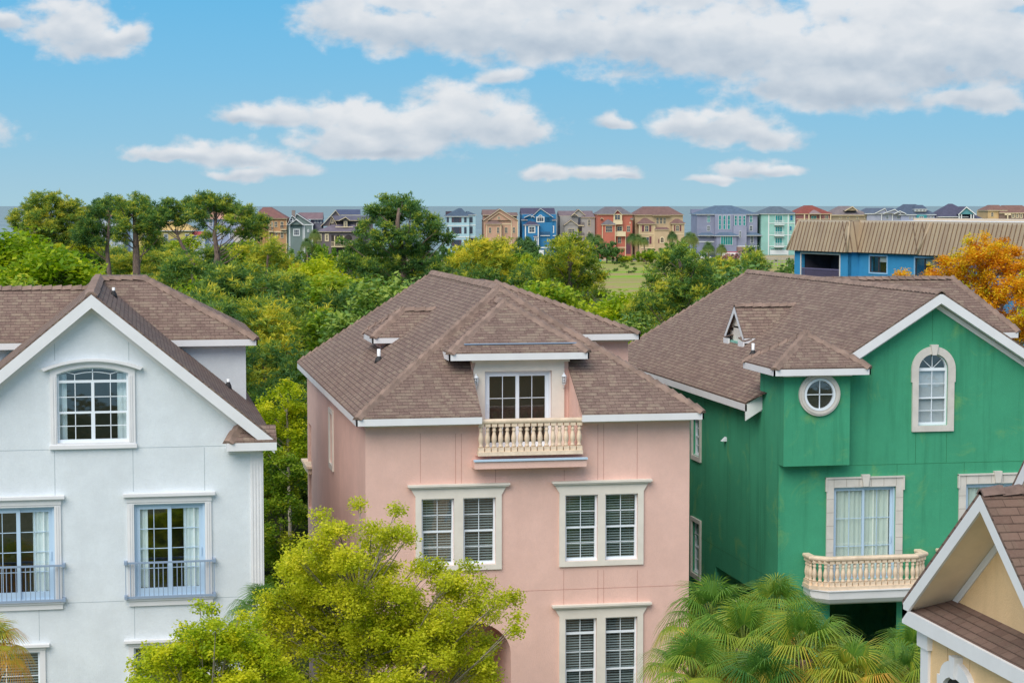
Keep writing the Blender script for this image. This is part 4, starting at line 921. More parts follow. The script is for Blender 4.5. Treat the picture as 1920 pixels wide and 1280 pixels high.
R.add([PW(*p, zb_-.04) for p in corners]+[PW(*(p[0], p[1]-.5), zb_-.04) for p in corners], [(i+1, i, i+6, i+7) for i in range(5)])
roof = R.build('mansard_roof', M_MR, flats)
S.build('roof_seam', M_SEAM, roof)
for i in (0, 1, 4): MB().tube([PW(*corners[i], zb_), PW(*T[i], zt_)], .1, 6).build('hip_cap', M_MR, roof)
P_ = MB()
for i in range(5):
    a, b = T[i], T[i+1]
    P_.prism([PW(a[0], a[1]+.02, zt_+.10), PW(b[0], b[1]+.02, zt_+.10), PW(b[0], b[1]-.25, zt_+.10), PW(a[0], a[1]-.25, zt_+.10)], (0, 0, -.18))
P_.build('parapet_cap', mat('pale_metal_cap', '#cdb9a0', .5), flats)
MB().prism([PW(ins, -11, zt_+.2), PW(40, -11, zt_+.2), PW(40, -11.4, zt_+.2), PW(ins, -11.4, zt_+.2)], (0, 0, -.3)).build('parapet_cap', MATS['pale_metal_cap'], flats)
P_ = MB(); n6 = T+[(40, -11), (ins, -11)]; P_.add([PW(*p, zt_+.02) for p in n6], [tuple(range(8))]); P_.build('flat_roof', mat('white_roofing', '#dfe6ec', .5), flats)
W_ = MB(); e = .32
wl = [(e+.25, -e), (8-e, -e), (8-e, -.93-e), (18.7, -.93-e), (18.7, -.15-e), (40, -.15-e)]
M_F = Matrix(((d_.x, -n_.x, 0, b0.x), (d_.y, -n_.y, 0, b0.y), (0, 0, 1, 0), (0, 0, 0, 1)))
def inter(px, w):      # s coordinate where pixel column meets the wall plane offset w
    r = ray(px, 500); r2 = Vector((r.x, r.y)); o_ = b0+n_*w
    # t*r2 = o_ + d_*s
    det = r2.x*(-d_.y)-r2.y*(-d_.x); t = (o_.x*(-d_.y)-o_.y*(-d_.x))/det; q = r2*t-o_; return q.dot(d_)
W_.M = M_F
po = (inter(1502.5, -e), inter(1574, -e), 11.3, 13.45)
W_.slab([(wl[0][0], 0), (wl[1][0], 0), (wl[1][0], zb_), (wl[0][0], zb_)], [rect(*po)], e, e+.3)
W_.add([(wl[1][0], e, 0), (wl[1][0], .93+e, 0), (wl[1][0], .93+e, zb_), (wl[1][0], e, zb_)], [(0, 1, 2, 3)])
wA = (inter(1631, -.93-e), inter(1663, -.93-e)); wB = (inter(1716, -.93-e), inter(1751, -.93-e)); wy = zb_-.25
wrect = [(w[0], w[1], wy-1.1, wy-.02) for w in (wA, wB)]
W_.slab([(wl[2][0], 0), (wl[3][0], 0), (wl[3][0], zb_), (wl[2][0], zb_)], [rect(wA[0], wA[1], wy-1.15, wy), rect(wB[0], min(wB[1], wl[3][0]-.05), wy-1.3, wy)], .93+e, .93+e+.3)
W_.slab([(wl[4][0], 0), (wl[5][0], 0), (wl[5][0], zb_), (wl[4][0], zb_)], [], .15+e, .5)
W_.add([(wl[0][0], e, 0), (wl[0][0], 14, 0), (wl[0][0], 14, zb_), (wl[0][0], e, zb_)], [(3, 2, 1, 0)])
W_.build('wall', M_BL, flats)
p = MB(M_F); p.add([(po[0]-.5, 3, 8), (po[1]+.5, 3, 8), (po[1]+.5, 3, 14), (po[0]-.5, 3, 14)], [(0, 1, 2, 3)]); p.box(po[0]-.1, po[1]+.1, e+.3, 3, 13.42, 13.5); p.box(po[0]-.1, po[1]+.1, e+.3, 3, 11.2, 11.3); p.box(po[0]-.3, po[0]-.1, e+.3, 3, 11.2, 13.5); p.box(po[1]+.1, po[1]+.3, e+.3, 3, 11.2, 13.5); p.build('porch_interior', mat('porch_dark', '#4a4650', .8, .3, 1.), flats)
rl = MB(M_F); rl.box(po[0], po[1], e+.02, e+.08, 12.33, 12.42); rl.box(po[0], po[1], e+.02, e+.08, 11.42, 11.5)
nb = 44
for k in range(nb): x = po[0]+(po[1]-po[0])*(k+.5)/nb; rl.box(x-.015, x+.015, e+.03, e+.06, 11.45, 12.35)
rl.build('porch_railing', mat('purple_grey_metal', '#6c6480', .5), flats)
fr = MB(M_F); fr.slab(rect(po[0]-.12, po[1]+.12, po[2]-.1, po[3]+.1), [rect(*po)], e-.03, e+.02); fr.build('porch_trim', M_WT2, flats)
for w, hh in ((wA, 1.15), (wB, 1.3)):
    x1_ = min(w[1], wl[3][0]-.05); y_ = .93+e
    fr = MB(M_F); fr.slab(rect(w[0]-.1, x1_+.1, wy-hh-.1, wy+.1), [rect(w[0], x1_, wy-hh, wy)], y_-.04, y_+.02); o = fr.build('window', mat('pale_blue_trim', '#9cc9e6', .5), flats)
    fr = MB(M_F); xm = (w[0]+x1_)/2; fr.slab(rect(w[0], x1_, wy-hh, wy), [rect(w[0]+.06, xm-.04, wy-hh+.06, wy-.06), rect(xm+.04, x1_-.06, wy-hh+.06, wy-.06)], y_+.02, y_+.08); fr.build('sash', mat('bronze_sash', '#4b3d3c', .5), o)
    MB(M_F).add([(w[0], y_+.05, wy-hh), (x1_, y_+.05, wy-hh), (x1_, y_+.05, wy), (w[0], y_+.05, wy)], [(0, 1, 2, 3)]).build('pane', M_GLASS, o)
    MB(M_F).add([(w[0], y_+.9, wy-hh), (x1_, y_+.9, wy-hh), (x1_, y_+.9, wy), (w[0], y_+.9, wy)], [(0, 1, 2, 3)]).build('dark_room', M_DARK, o)
    MB(M_F).add([(xm, y_+.12, wy-hh*.35), (x1_-.05, y_+.12, wy-hh*.35), (x1_-.05, y_+.12, wy), (xm, y_+.12, wy)], [(0, 1, 2, 3)]).build('roller_blind', M_BLINDW, o)
# ================================================================== FOLIAGE
def leaf_mat(name, stops, trans=.35, rough=.55, gain=1.12):
    m = bpy.data.materials.new(name); m.use_nodes = True; nt = NT(m.node_tree); nt.n.clear()
    out = nt.add('ShaderNodeOutputMaterial'); at = nt.add('ShaderNodeAttribute', attribute_name='v')
    oi = nt.add('ShaderNodeObjectInfo')
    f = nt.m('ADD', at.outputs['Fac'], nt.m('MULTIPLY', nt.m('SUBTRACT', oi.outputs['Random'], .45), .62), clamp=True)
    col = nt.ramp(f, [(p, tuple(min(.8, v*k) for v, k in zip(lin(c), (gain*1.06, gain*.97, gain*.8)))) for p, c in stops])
    d = nt.add('ShaderNodeBsdfPrincipled'); nt.l.new(col, d.inputs['Base Color']); d.inputs['Roughness'].default_value = rough; d.inputs['Specular IOR Level'].default_value = .25
    t = nt.add('ShaderNodeBsdfTranslucent'); nt.l.new(nt.vm('MULTIPLY', col, (1.25, 1.3, .7)), t.inputs[0])
    mx = nt.add('ShaderNodeMixShader'); nt.put(mx, 0, trans); nt.l.new(d.outputs[0], mx.inputs[1]); nt.l.new(t.outputs[0], mx.inputs[2]); nt.l.new(mx.outputs[0], out.inputs[0])
    return m
L_PINE = leaf_mat('pine_needles', [(0, '#466e42'), (.35, '#668c48'), (.65, '#9fb044'), (1, '#ccc650')])
L_PINEY = leaf_mat('pine_needles_yellowish', [(0, '#507440'), (.35, '#7c963a'), (.65, '#acb43a'), (1, '#d4cc48')])
L_DEC = leaf_mat('bright_leaves', [(0, '#6a9020'), (.5, '#a2b826'), (1, '#ccd034')], .45)
L_DECG = leaf_mat('green_leaves', [(0, '#5f8a2c'), (.5, '#92ac34'), (1, '#c2c63e')], .4)
L_OAK = leaf_mat('yellow_green_leaves', [(0, '#8aa024'), (.5, '#b2be2c'), (1, '#d4d444')], .45)
L_DARK = leaf_mat('dark_leaves', [(0, '#4a6e48'), (.6, '#68904c'), (1, '#90a850')], .25)
L_ORG = leaf_mat('orange_feathery_leaves', [(0, '#a8701c'), (.3, '#c28c1e'), (.6, '#c9a422'), (.8, '#b9b028'), (1, '#9cb02c')], .4, .55, 1.5)
L_PALM = leaf_mat('palm_fronds', [(0, '#2f5c30'), (.45, '#587f32'), (.78, '#90993a'), (1, '#b88c44')], .3, .4, 1.4)
L_PINK = leaf_mat('pink_blossom', [(0, '#8a6f78'), (.5, '#b08a98'), (1, '#c9a4b0')], .3)
def bark_mat(name, a, b):
    m = bpy.data.materials.new(name); m.use_nodes = True; nt = NT(m.node_tree); p = m.node_tree.nodes['Principled BSDF']
    tc = nt.add('ShaderNodeTexCoord').outputs['Object']; n = nt.smooth(nt.noise(nt.vm('MULTIPLY', tc, (6., 6., 1.5)), 2., 5, .7), .3, .7)
    nt.l.new(nt.mix(n, lin(a), lin(b)), p.inputs['Base Color']); p.inputs['Roughness'].default_value = .9; return m
L_PALMF = leaf_mat('far_palm_fronds', [(0, '#3c5c3c'), (.5, '#5c7c48'), (1, '#8c9450')], .3)
B_PINE = bark_mat('pine_bark', '#5a4a42', '#8c7668'); B_GREY = bark_mat('grey_bark', '#6f6558', '#a39a88'); B_PALM = bark_mat('palm_bark', '#7d6650', '#a8927a')

def leaf_obj(name, C, A, B, V, m, parent):
    """rhombic leaves: centres C, half-length vectors A, half-width vectors B, colour value V"""
    n = len(C); vs = np.empty((n, 4, 3), np.float32)
    vs[:, 0] = C-A; vs[:, 1] = C+B-A*.1; vs[:, 2] = C+A; vs[:, 3] = C-B-A*.1
    me = bpy.data.meshes.new(name); me.vertices.add(n*4); me.vertices.foreach_set('co', vs.ravel())
    me.loops.add(n*4); me.loops.foreach_set('vertex_index', np.arange(n*4, dtype=np.int32)); me.polygons.add(n)
    me.polygons.foreach_set('loop_start', np.arange(0, n*4, 4, dtype=np.int32))
    try: me.polygons.foreach_set('loop_total', np.full(n, 4, np.int32))
    except Exception: pass
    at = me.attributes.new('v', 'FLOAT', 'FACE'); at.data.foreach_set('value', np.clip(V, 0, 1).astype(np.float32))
    me.materials.append(m); me.update(); me.validate()
    o = bpy.data.objects.new(name, me); COL.objects.link(o)
    if parent is not None: o.parent = parent
    return o
def rdir(g, n):
    v = g.normal(size=(n, 3)); return v/np.linalg.norm(v, axis=1, keepdims=True)
def clump_points(g, lobes, dens, shell=.45):
    P = []
    for (x, y, z, rx, ry, rz) in lobes:
        n = max(3, int(dens*(rx*ry*rz)**(2/3)*4)); d = rdir(g, n); r = g.uniform(shell, 1, n)**.7
        q = d*r[:, None]*np.array([rx, ry, rz])+np.array([x, y, z]); 
        q = q[d[:, 2] > -.75]; P.append(q)
    return P
def foliage(g, P, kind, cr, m, size):
    """P list of clump centre arrays -> C, A, B, V"""
    C = np.concatenate(P); n = len(C); vc = g.normal(.45, .2, n)
    if kind == 'needle':      # tufts of needles radiating up and out
        T = np.repeat(C, m, 0)+rdir(g, n*m)*np.array([1, 1, .8])*cr*g.uniform(.2, 1, (n*m, 1)); vt = np.repeat(vc, m)+g.normal(0, .13, n*m)
        k = 9; S = np.repeat(T, k, 0); d = rdir(g, len(S)); d[:, 2] = d[:, 2]*.75+.3; d /= np.linalg.norm(d, axis=1, keepdims=True)
        L = size*g.uniform(.7, 1.15, (len(S), 1)); A = d*L*.5; w = np.cross(d, rdir(g, len(S))); w /= np.linalg.norm(w, axis=1, keepdims=True)+1e-6
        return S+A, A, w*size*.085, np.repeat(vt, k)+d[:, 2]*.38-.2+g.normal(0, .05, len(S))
    S = np.repeat(C, m, 0); N = len(S); r = g.uniform(0, 1, (N, 1))**.6
    S = S+rdir(g, N)*np.array([1, 1, .75])*cr*r
    d = rdir(g, N); d[:, 2] = d[:, 2]*.5+.12; d /= np.linalg.norm(d, axis=1, keepdims=True); L = size*g.uniform(.6, 1.2, (N, 1))
    up = rdir(g, N)*.8+np.array([0, 0, 1.]); w = np.cross(d, up); w /= np.linalg.norm(w, axis=1, keepdims=True)+1e-6
    asp = {'leaf': .30, 'feather': .16, 'round': .4}[kind]
    return S, d*L*.5, w*L*asp, np.repeat(vc, m)+g.normal(0, .13, N)
def make_tree(name, label, cat, lobes, trunk, kind='leaf', leaf=L_DECG, bark=B_GREY, cr=.5, m=40, size=.16, dens=6, seed=1, shell=.45, r0=.22, twigs=.5, group=None, loc=(0, 0, 0), low=.35, trn=8):
    g = np.random.default_rng(seed); P = clump_points(g, lobes, dens, shell)
    root = thing(name, label, cat, loc, group)
    tr = MB(); T = [Vector(p) for p in trunk]; n = len(T); tr.tube(T, [r0*(1-.75*i/(n-1)) for i in range(n)], trn)
    zt0, zt1 = T[0].z, T[-1].z
    def tpt(z):
        for a, b in zip(T, T[1:]):
            if a.z <= z <= b.z: return a.lerp(b, (z-a.z)/max(1e-5, b.z-a.z))
        return T[-1]
    for (x, y, z, rx, ry, rz), pts in zip(lobes, P):
        c = Vector((x, y, z)); hd = hypot(x-T[-1].x, y-T[-1].y); z0 = max(zt0+(zt1-zt0)*low, min(zt1*.97, z-.75*hd-.3*rz)); a = tpt(z0)
        mid = a.lerp(c, .5)+Vector((g.normal(0, .12), g.normal(0, .12), -.08*hd+g.normal(0, .1)))*min(1, hd*.6); rl = max(.025, r0*.28*(1-.5*(z0-zt0)/(zt1-zt0+.01)))
        tr.tube([a, a.lerp(mid, .5)+Vector((0, 0, -.03*hd)), mid, c], [rl, rl*.8, rl*.6, rl*.3], 5, cap=False)
        nt_ = int(len(pts)*twigs)
        for q in pts[:nt_]:
            q = Vector(q); s = mid.lerp(c, g.uniform(0, 1)); e = s.lerp(q, .5)+Vector((0, 0, -.06)); tr.tube([s, e, q], [rl*.28, rl*.18, rl*.08], 3, cap=False)
    tr.build('trunk', bark, root, world_pts=False)
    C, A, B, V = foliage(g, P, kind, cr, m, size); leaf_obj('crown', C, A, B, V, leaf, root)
    return root
def copy_tree(src, loc, rz=0, sc=1, label=None, group=None, sx=None):
    c = src.copy(); COL.objects.link(c); c.location = loc; c.rotation_euler = (0, 0, rz); c.scale = (sc*(sx or 1), sc*(sx or 1), sc)
    if label: c['label'] = label
    if group: c['group'] = group
    elif 'group' in c: del c['group']
    for ch in src.children: d = ch.copy(); COL.objects.link(d); d.parent = c
    return c
def ground_at(px, D): p = onD(px, 386, D); return Vector((p.x, p.y, 0))
def z_at(py, D): return H-(py-386)/3733*D

# ---- prototypes of the wood (nominal height 12 m)
def rl(g, n, R, z0, z1, r, prof):
    out = []
    for i in range(n):
        t = (i+.5)/n; z = z0+(z1-z0)*t; a = g.uniform(0, 2*pi) if i else 0; rad = R*prof(t)*g.uniform(.55, 1.05); s = r*g.uniform(.75, 1.2)*(1-.25*t)
        out.append((rad*cos(a+i*2.4), rad*sin(a+i*2.4), z+g.normal(0, .2), s, s, s*.78))
    return out
PROTO = {}
def proto(key, *a, **k): PROTO[key] = (a, k)
def bent(h, g, j=.25, n=5): return [(0, 0, 0)]+[(g.normal(0, j), g.normal(0, j), h*i/n) for i in range(1, n+1)]
def make_proto(key):
    if key in made: return made[key]
    g = np.random.default_rng(sum(map(ord, key))*7)
    if key.startswith('pine'):
        i = int(key[-1]); cone = (lambda t: (1-t)**.55*.95+.1) if i < 2 else (lambda t: sin(pi*min(1, .25+t*.75))**.6)
        lo = rl(g, 22, 2.5+.3*i, 4.6 if i < 2 else 6.0, 11.5, 1.05, cone)+[(0, 0, 11.2, .7, .7, .8)]
        t = make_tree('pine_tree', 'pine', 'tree', lo, bent(11.2, g), 'needle', L_PINE if i != 1 else L_PINEY, B_PINE, cr=.5, m=12, size=.25, dens=5, seed=50+i, shell=.35, r0=.2, twigs=.6)
    elif key.startswith('dec'):
        i = int(key[-1]); lo = rl(g, 20, 2.5, 4.5, 11.2, 1.35, lambda t: sin(pi*(.15+.8*t))**.7)+[(0, 0, 11, 1.0, 1.0, .9)]
        t = make_tree('broadleaf_tree', 'tree', 'tree', lo, bent(10, g, .35), 'leaf', (L_DEC, L_DECG, L_DECG)[i], B_GREY, cr=.55, m=34, size=.24, dens=8.5, seed=80+i, r0=.2, twigs=.4)
    elif key.startswith('oak'):
        lo = rl(g, 26, 3.2, 3.4, 11.2, 1.5, lambda t: sin(pi*(.2+.75*t))**.6)
        t = make_tree('oak_tree', 'tree', 'tree', lo, bent(9.5, g, .3), 'leaf', L_DARK, B_GREY, cr=.6, m=36, size=.24, dens=8.5, seed=99, r0=.25, twigs=.3)
    made[key] = t; used[key] = False; return t
made, used = {}, {}
def plant(key, px, ytop, D, label, group=None, wide=1.0, name=None):
    src = make_proto(key); h = z_at(ytop, D); g0 = ground_at(px, D)
    if not used[key]:
        used[key] = True; o = src; o.location = g0; o['label'] = label
        if group: o['group'] = group
        o.rotation_euler = (0, 0, random.uniform(0, 6.28)); o.scale = (h/12*wide, h/12*wide, h/12)
    else: o = copy_tree(src, g0, random.uniform(0, 6.28), h/12, label, group, wide)
    return o

# ---- hero pines, lobes given as (dx, dy, z, r) in metres about the trunk
def hero_pine(px, D, trunk_px, lobes_px, label, seed, dens=8.0, size=.27, leaf=L_PINE, lean=0, r0=.26, twigs=.3, cr=.45, m=12, flat=.85, group=None):
    """lobes: (px, py, radius px) measured on the silhouette, turned into metres at distance D"""
    s = D/3733; g = np.random.default_rng(seed); base = ground_at(px, D); lo = []
    for (x, y, r) in lobes_px:
        R = r*s; lo.append(((x-px)*s, g.normal(0, .9)*(1.2 if abs(x-px) < 60 else .8), z_at(y, D)-.0, R, R, R*flat))
    tr = [(0, 0, 0)]+[((x-px)*s, g.normal(0, .1), z_at(y, D)) for x, y in trunk_px]
    t = make_tree('pine_tree', label, 'tree', lo, tr, 'needle', leaf, B_PINE, cr=cr, m=m, size=size, dens=dens, seed=seed, shell=.3, r0=r0, twigs=twigs, loc=base, group=group, low=.45)
    t.rotation_euler = (0, 0, -YAW); return t
hero_pine(92, 175, [(93, 520), (95, 470), (95, 400)], [(95, 385, 30), (62, 398, 30), (128, 395, 30), (80, 415, 32), (120, 420, 34), (150, 412, 20), (60, 430, 26), (100, 440, 34), (140, 440, 26), (75, 455, 22), (30, 405, 12), (25, 412, 14), (70, 375, 14), (100, 375, 16), (165, 430, 20), (20, 425, 10)], 'leftmost tall dark pine with a wide bushy crown against the sea', 1, dens=8.5)
hero_pine(204, 165, [(204, 520), (200, 470), (204, 420), (206, 385)], [(205, 381, 16), (190, 384, 12), (222, 383, 12), (196, 395, 22), (175, 402, 20), (215, 405, 18), (165, 425, 22), (185, 432, 22), (160, 450, 20), (185, 455, 16), (200, 440, 14), (150, 440, 18)], 'slim pine with small flat cap crown, second from the left on the skyline', 2)
hero_pine(256, 160, [(255, 500), (254, 450), (252, 400), (252, 385)], [(250, 378, 18), (236, 380, 12), (268, 384, 16), (245, 396, 24), (275, 400, 20), (228, 405, 18), (236, 422, 20), (270, 425, 22), (290, 420, 18), (262, 440, 20), (285, 455, 18), (230, 448, 14), (300, 445, 14), (225, 432, 12)], 'forked pine with thick dark trunk rising above the white house roof', 3, r0=.38)
hero_pine(375, 150, [(360, 490), (340, 460), (328, 430)], [(300, 395, 20), (320, 388, 20), (345, 386, 20), (365, 390, 20), (310, 405, 22), (335, 402, 24), (360, 405, 20), (380, 410, 16), (285, 410, 16), (330, 418, 18), (300, 422, 16), (370, 425, 12)], 'leaning umbrella pine with flat yellow-green top left of the tallest pine', 4, flat=.72, r0=.25)
hero_pine(402, 140, [(404, 505), (407, 480), (402, 440), (405, 400)], [(405, 374, 20), (388, 378, 18), (425, 378, 18), (395, 390, 22), (425, 392, 22), (440, 398, 16), (462, 400, 14), (470, 412, 18), (488, 415, 16), (455, 420, 20), (485, 430, 20), (440, 412, 16), (375, 400, 14), (380, 445, 12), (450, 440, 16), (430, 430, 14), (475, 445, 14), (465, 390, 8)], 'tallest spreading umbrella pine with bare forking limbs, left of centre', 5, flat=.75, r0=.33)
hero_pine(755, 118, [(758, 540), (752, 470), (745, 420), (748, 390)], [(752, 378, 18), (720, 380, 14), (775, 385, 16), (700, 390, 14), (735, 392, 24), (770, 400, 24), (705, 408, 22), (740, 415, 28), (790, 418, 22), (810, 412, 12), (680, 432, 20), (720, 440, 30), (765, 445, 30), (805, 440, 24), (828, 425, 10), (825, 452, 14), (670, 465, 24), (710, 475, 30), (755, 480, 30), (800, 478, 26), (655, 490, 20), (690, 505, 28), (740, 515, 30), (785, 510, 26), (820, 500, 20), (675, 530, 22), (720, 545, 24), (650, 455, 12), (765, 545, 22), (840, 445, 8)], 'big shaggy pine standing against the sea above the pink house', 6, dens=8.5, r0=.3, twigs=.3)
hero_pine(915, 112, [(915, 560), (915, 500), (912, 465)], [(912, 457, 22), (895, 462, 16), (935, 462, 18), (880, 475, 22), (910, 480, 26), (945, 478, 22), (870, 500, 22), (900, 505, 28), (940, 505, 26), (960, 492, 12), (885, 530, 28), (925, 535, 28), (855, 490, 12)], 'rounded bright-topped pine in front of the mint house with shutters', 7, r0=.2, leaf=L_PINEY)
hero_pine(1068, 104, [(1068, 560), (1068, 500), (1068, 460)], [(1068, 450, 16), (1052, 456, 14), (1085, 457, 14), (1040, 468, 16), (1065, 472, 24), (1095, 470, 16), (1030, 490, 18), (1060, 495, 26), (1095, 495, 22), (1115, 500, 14), (1020, 515, 18), (1050, 522, 26), (1085, 525, 28), (1120, 525, 18), (1040, 555, 26), (1085, 558, 28), (1125, 550, 16)], 'rounded pine with yellow shoots in front of the grey three-storey beach house', 8, r0=.2, leaf=L_PINEY, dens=8.5)
hero_pine(1280, 92, [(1280, 580), (1280, 520), (1275, 490)], [(1275, 478, 22), (1250, 486, 18), (1300, 486, 20), (1232, 500, 20), (1262, 505, 30), (1300, 508, 28), (1325, 505, 16), (1225, 530, 22), (1255, 540, 32), (1300, 540, 32), (1205, 560, 22), (1235, 580, 30), (1280, 580, 32), (1190, 585, 18), (1320, 535, 20)], 'dense dark pine tipped with pale candles between the pink and green houses', 9, r0=.24, dens=9, size=.24)
def lobes_from_px(px, D, L, g, flat=.8, dy=.5):
    s = D/3733; return [((x-px)*s, g.normal(0, dy), z_at(y, D), r*s, r*s, r*s*flat) for x, y, r in L]
# ---- named trees of the near wood
W_ = 'trees massed in the wood behind the houses'
P_L = 'pine among the trees massed in the wood behind the houses'; D_L = 'leafy tree among the trees massed in the wood behind the houses'
plant('dec0', 22, 412, 92, 'bright yellow-green tree at the far left edge behind the white house roof', wide=1.1)
plant('dec0', 92, 446, 88, 'yellow-green tree just left of the white house gable peak', wide=1.1)
plant('dec0', 150, 478, 96, 'small yellow-green tree directly behind the white house ridge', wide=.9)
for i, (px, yt, D) in enumerate([(40, 436, 200), (75, 448, 195), (115, 452, 205), (150, 442, 190), (190, 452, 200), (225, 462, 190), (280, 458, 185), (325, 448, 190), (345, 462, 180), (305, 470, 170), (395, 462, 175), (440, 452, 180), (130, 468, 180), (170, 474, 178), (240, 478, 172)]):
    plant(('pine3', 'pine2', 'pine0', 'dec2')[i % 4], px, yt, D, ('pine' if i % 4 < 3 else 'leafy tree')+' in the far rank of trees under the skyline pines', ('pines' if i % 4 < 3 else 'leafy trees')+' in the far rank', wide=1.3)
plant('pine1', 500, 447, 128, 'flat-topped pine in front of the grey-green and brown beach houses', wide=1.1)
plant('pine2', 330, 478, 112, 'low spreading pine behind the right end of the white house roof', wide=1.2)
plant('pine0', 430, 498, 100, 'dark pine beside the right hip of the white house roof', wide=1.2)
plant('pine1', 480, 566, 84, 'yellowish pine next to the right eave of the white house', wide=1.1)
plant('dec0', 600, 470, 120, 'lime-yellow slender tree in front of the brown balcony house', wide=.8)
plant('dec2', 640, 590, 88, 'leafy green tree touching the left slope of the pink house roof', wide=1.15)
for lab, pxc, Dg, lf, sd, LB in (
    ('yellow-green tree filling the top of the gap between white and pink houses', 535, 72, L_DEC, 61, [(540, 722, 14), (555, 735, 16), (520, 740, 18), (540, 755, 24), (505, 770, 18), (560, 775, 22), (525, 790, 26), (500, 800, 20), (550, 810, 26), (515, 830, 26), (545, 850, 28), (570, 830, 22), (490, 760, 14), (480, 800, 20), (480, 840, 22)]),
    ('darker green bushy tree low in the gap between white and pink houses', 520, 68, L_DECG, 62, [(505, 860, 26), (540, 880, 28), (560, 900, 26), (510, 910, 30), (540, 940, 32), (500, 960, 26), (560, 980, 28), (520, 1000, 32), (545, 1040, 34), (505, 1050, 30), (570, 1060, 30), (530, 1100, 40), (480, 900, 26), (480, 1000, 30), (500, 1140, 40), (560, 1140, 40)])):
    gg = np.random.default_rng(sd); t = make_tree('broadleaf_tree', lab, 'tree', lobes_from_px(pxc, Dg, LB, gg, .9, .5), [(0, 0, 0), (0, 0, 2), (.1, 0, 4), (0, 0, z_at(LB[0][1]+40, Dg))], 'leaf', lf, B_GREY, cr=.3, m=80, size=.12, dens=16, seed=sd, r0=.15, twigs=.3, loc=ground_at(pxc, Dg)); t.rotation_euler = (0, 0, -YAW)
plant('dec0', 1170, 532, 96, 'lime-green tree at the marsh edge between the two right-hand pines', wide=1.0)
plant('pine2', 1410, 470, 108, 'pine behind the ridge of the green house, left of the blue flats', wide=1.0)
plant('pine3', 1345, 482, 104, 'pale-tipped pine behind the left end of the green house ridge', wide=1.1)
SKY_T = [(-60, 450), (150, 480), (200, 500), (290, 490), (480, 480), (560, 490), (650, 500), (850, 482), (960, 490), (1000, 492), (1090, 505), (1115, 530), (1130, 560), (1210, 570), (1225, 520), (1450, 500), (1475, 530), (2000, 540)]
def sky_t(x):
    for (a, b), (c, d) in zip(SKY_T, SKY_T[1:]):
        if a <= x <= c: return b+(d-b)*(x-a)/(c-a)
    return 540
gr = np.random.default_rng(21)
fill = []
for D in (70, 76, 83, 91, 100, 110, 122, 136, 152, 170):
    step = 3.9/D*3733; x = -80+gr.uniform(0, step)
    while x < 1500:
        ok = True
        if D > 122 and x > 1100: ok = False
        if D > 150 and x > 850: ok = False
        y = sky_t(x)+gr.uniform(8, 70)+(max(0, 96-D))*2.2; h = z_at(y, D)
        if h < 3.5: ok = False
        vis = not (D < 90 and 465 < x < 605) and not (D < 80 and 590 < x < 1180) and not (D < 75 and x < 440) and not (x > 1300 and D < 88)
        # keep trees out of the houses themselves
        w = ground_at(x, D)
        if -10 < w.x < 4.5 and w.y < 64: ok = False
        if 3.5 < w.x < 15.5 and w.y < 69: ok = False
        if 15.5 < w.x < 28 and w.y < 71: ok = False
        if ok and vis and h < 16: fill.append((x, y, D))
        x += step*gr.uniform(.8, 1.25)
for (x, y, D) in fill:
    k = gr.choice(['pine0', 'pine1', 'pine2', 'pine3', 'dec0', 'dec1', 'dec2', 'oak0'], p=[.14, .13, .14, .12, .12, .15, .12, .08])
    plant(k, x, y, D, P_L if k[0] == 'p' else D_L, W_ if k[0] == 'p' else 'leafy trees massed in the wood behind the houses', wide=gr.uniform(.9, 1.2))
# ---- orange cypress
g = np.random.default_rng(5); Dc = 82
t = make_tree('cypress_tree', 'orange and yellow feathery cypress in front of the blue flats at the right edge', 'tree',
    lobes_from_px(1850, Dc, [(1835, 472, 26), (1800, 478, 18), (1870, 478, 24), (1900, 480, 20), (1780, 500, 22), (1820, 505, 34), (1865, 508, 34), (1905, 510, 26), (1755, 520, 20), (1795, 535, 34), (1840, 545, 38), (1890, 545, 36), (1730, 522, 14), (1710, 518, 10), (1860, 580, 38), (1905, 585, 34), (1880, 620, 34), (1920, 620, 34), (1930, 550, 34), (1950, 500, 30), (1960, 590, 30), (1695, 520, 8), (1900, 660, 34), (1815, 450, 8), (1850, 448, 8), (1890, 458, 10), (1825, 580, 26)], g, .8, .8),
    [(0, 0, 0), (.1, 0, 4), (0, .1, 8), (.1, 0, 11), (0, 0, 14)], 'feather', L_ORG, B_GREY, cr=.36, m=90, size=.16, dens=20, seed=31, r0=.2, twigs=.6, loc=ground_at(1850, Dc)); t.rotation_euler = (0, 0, -YAW)
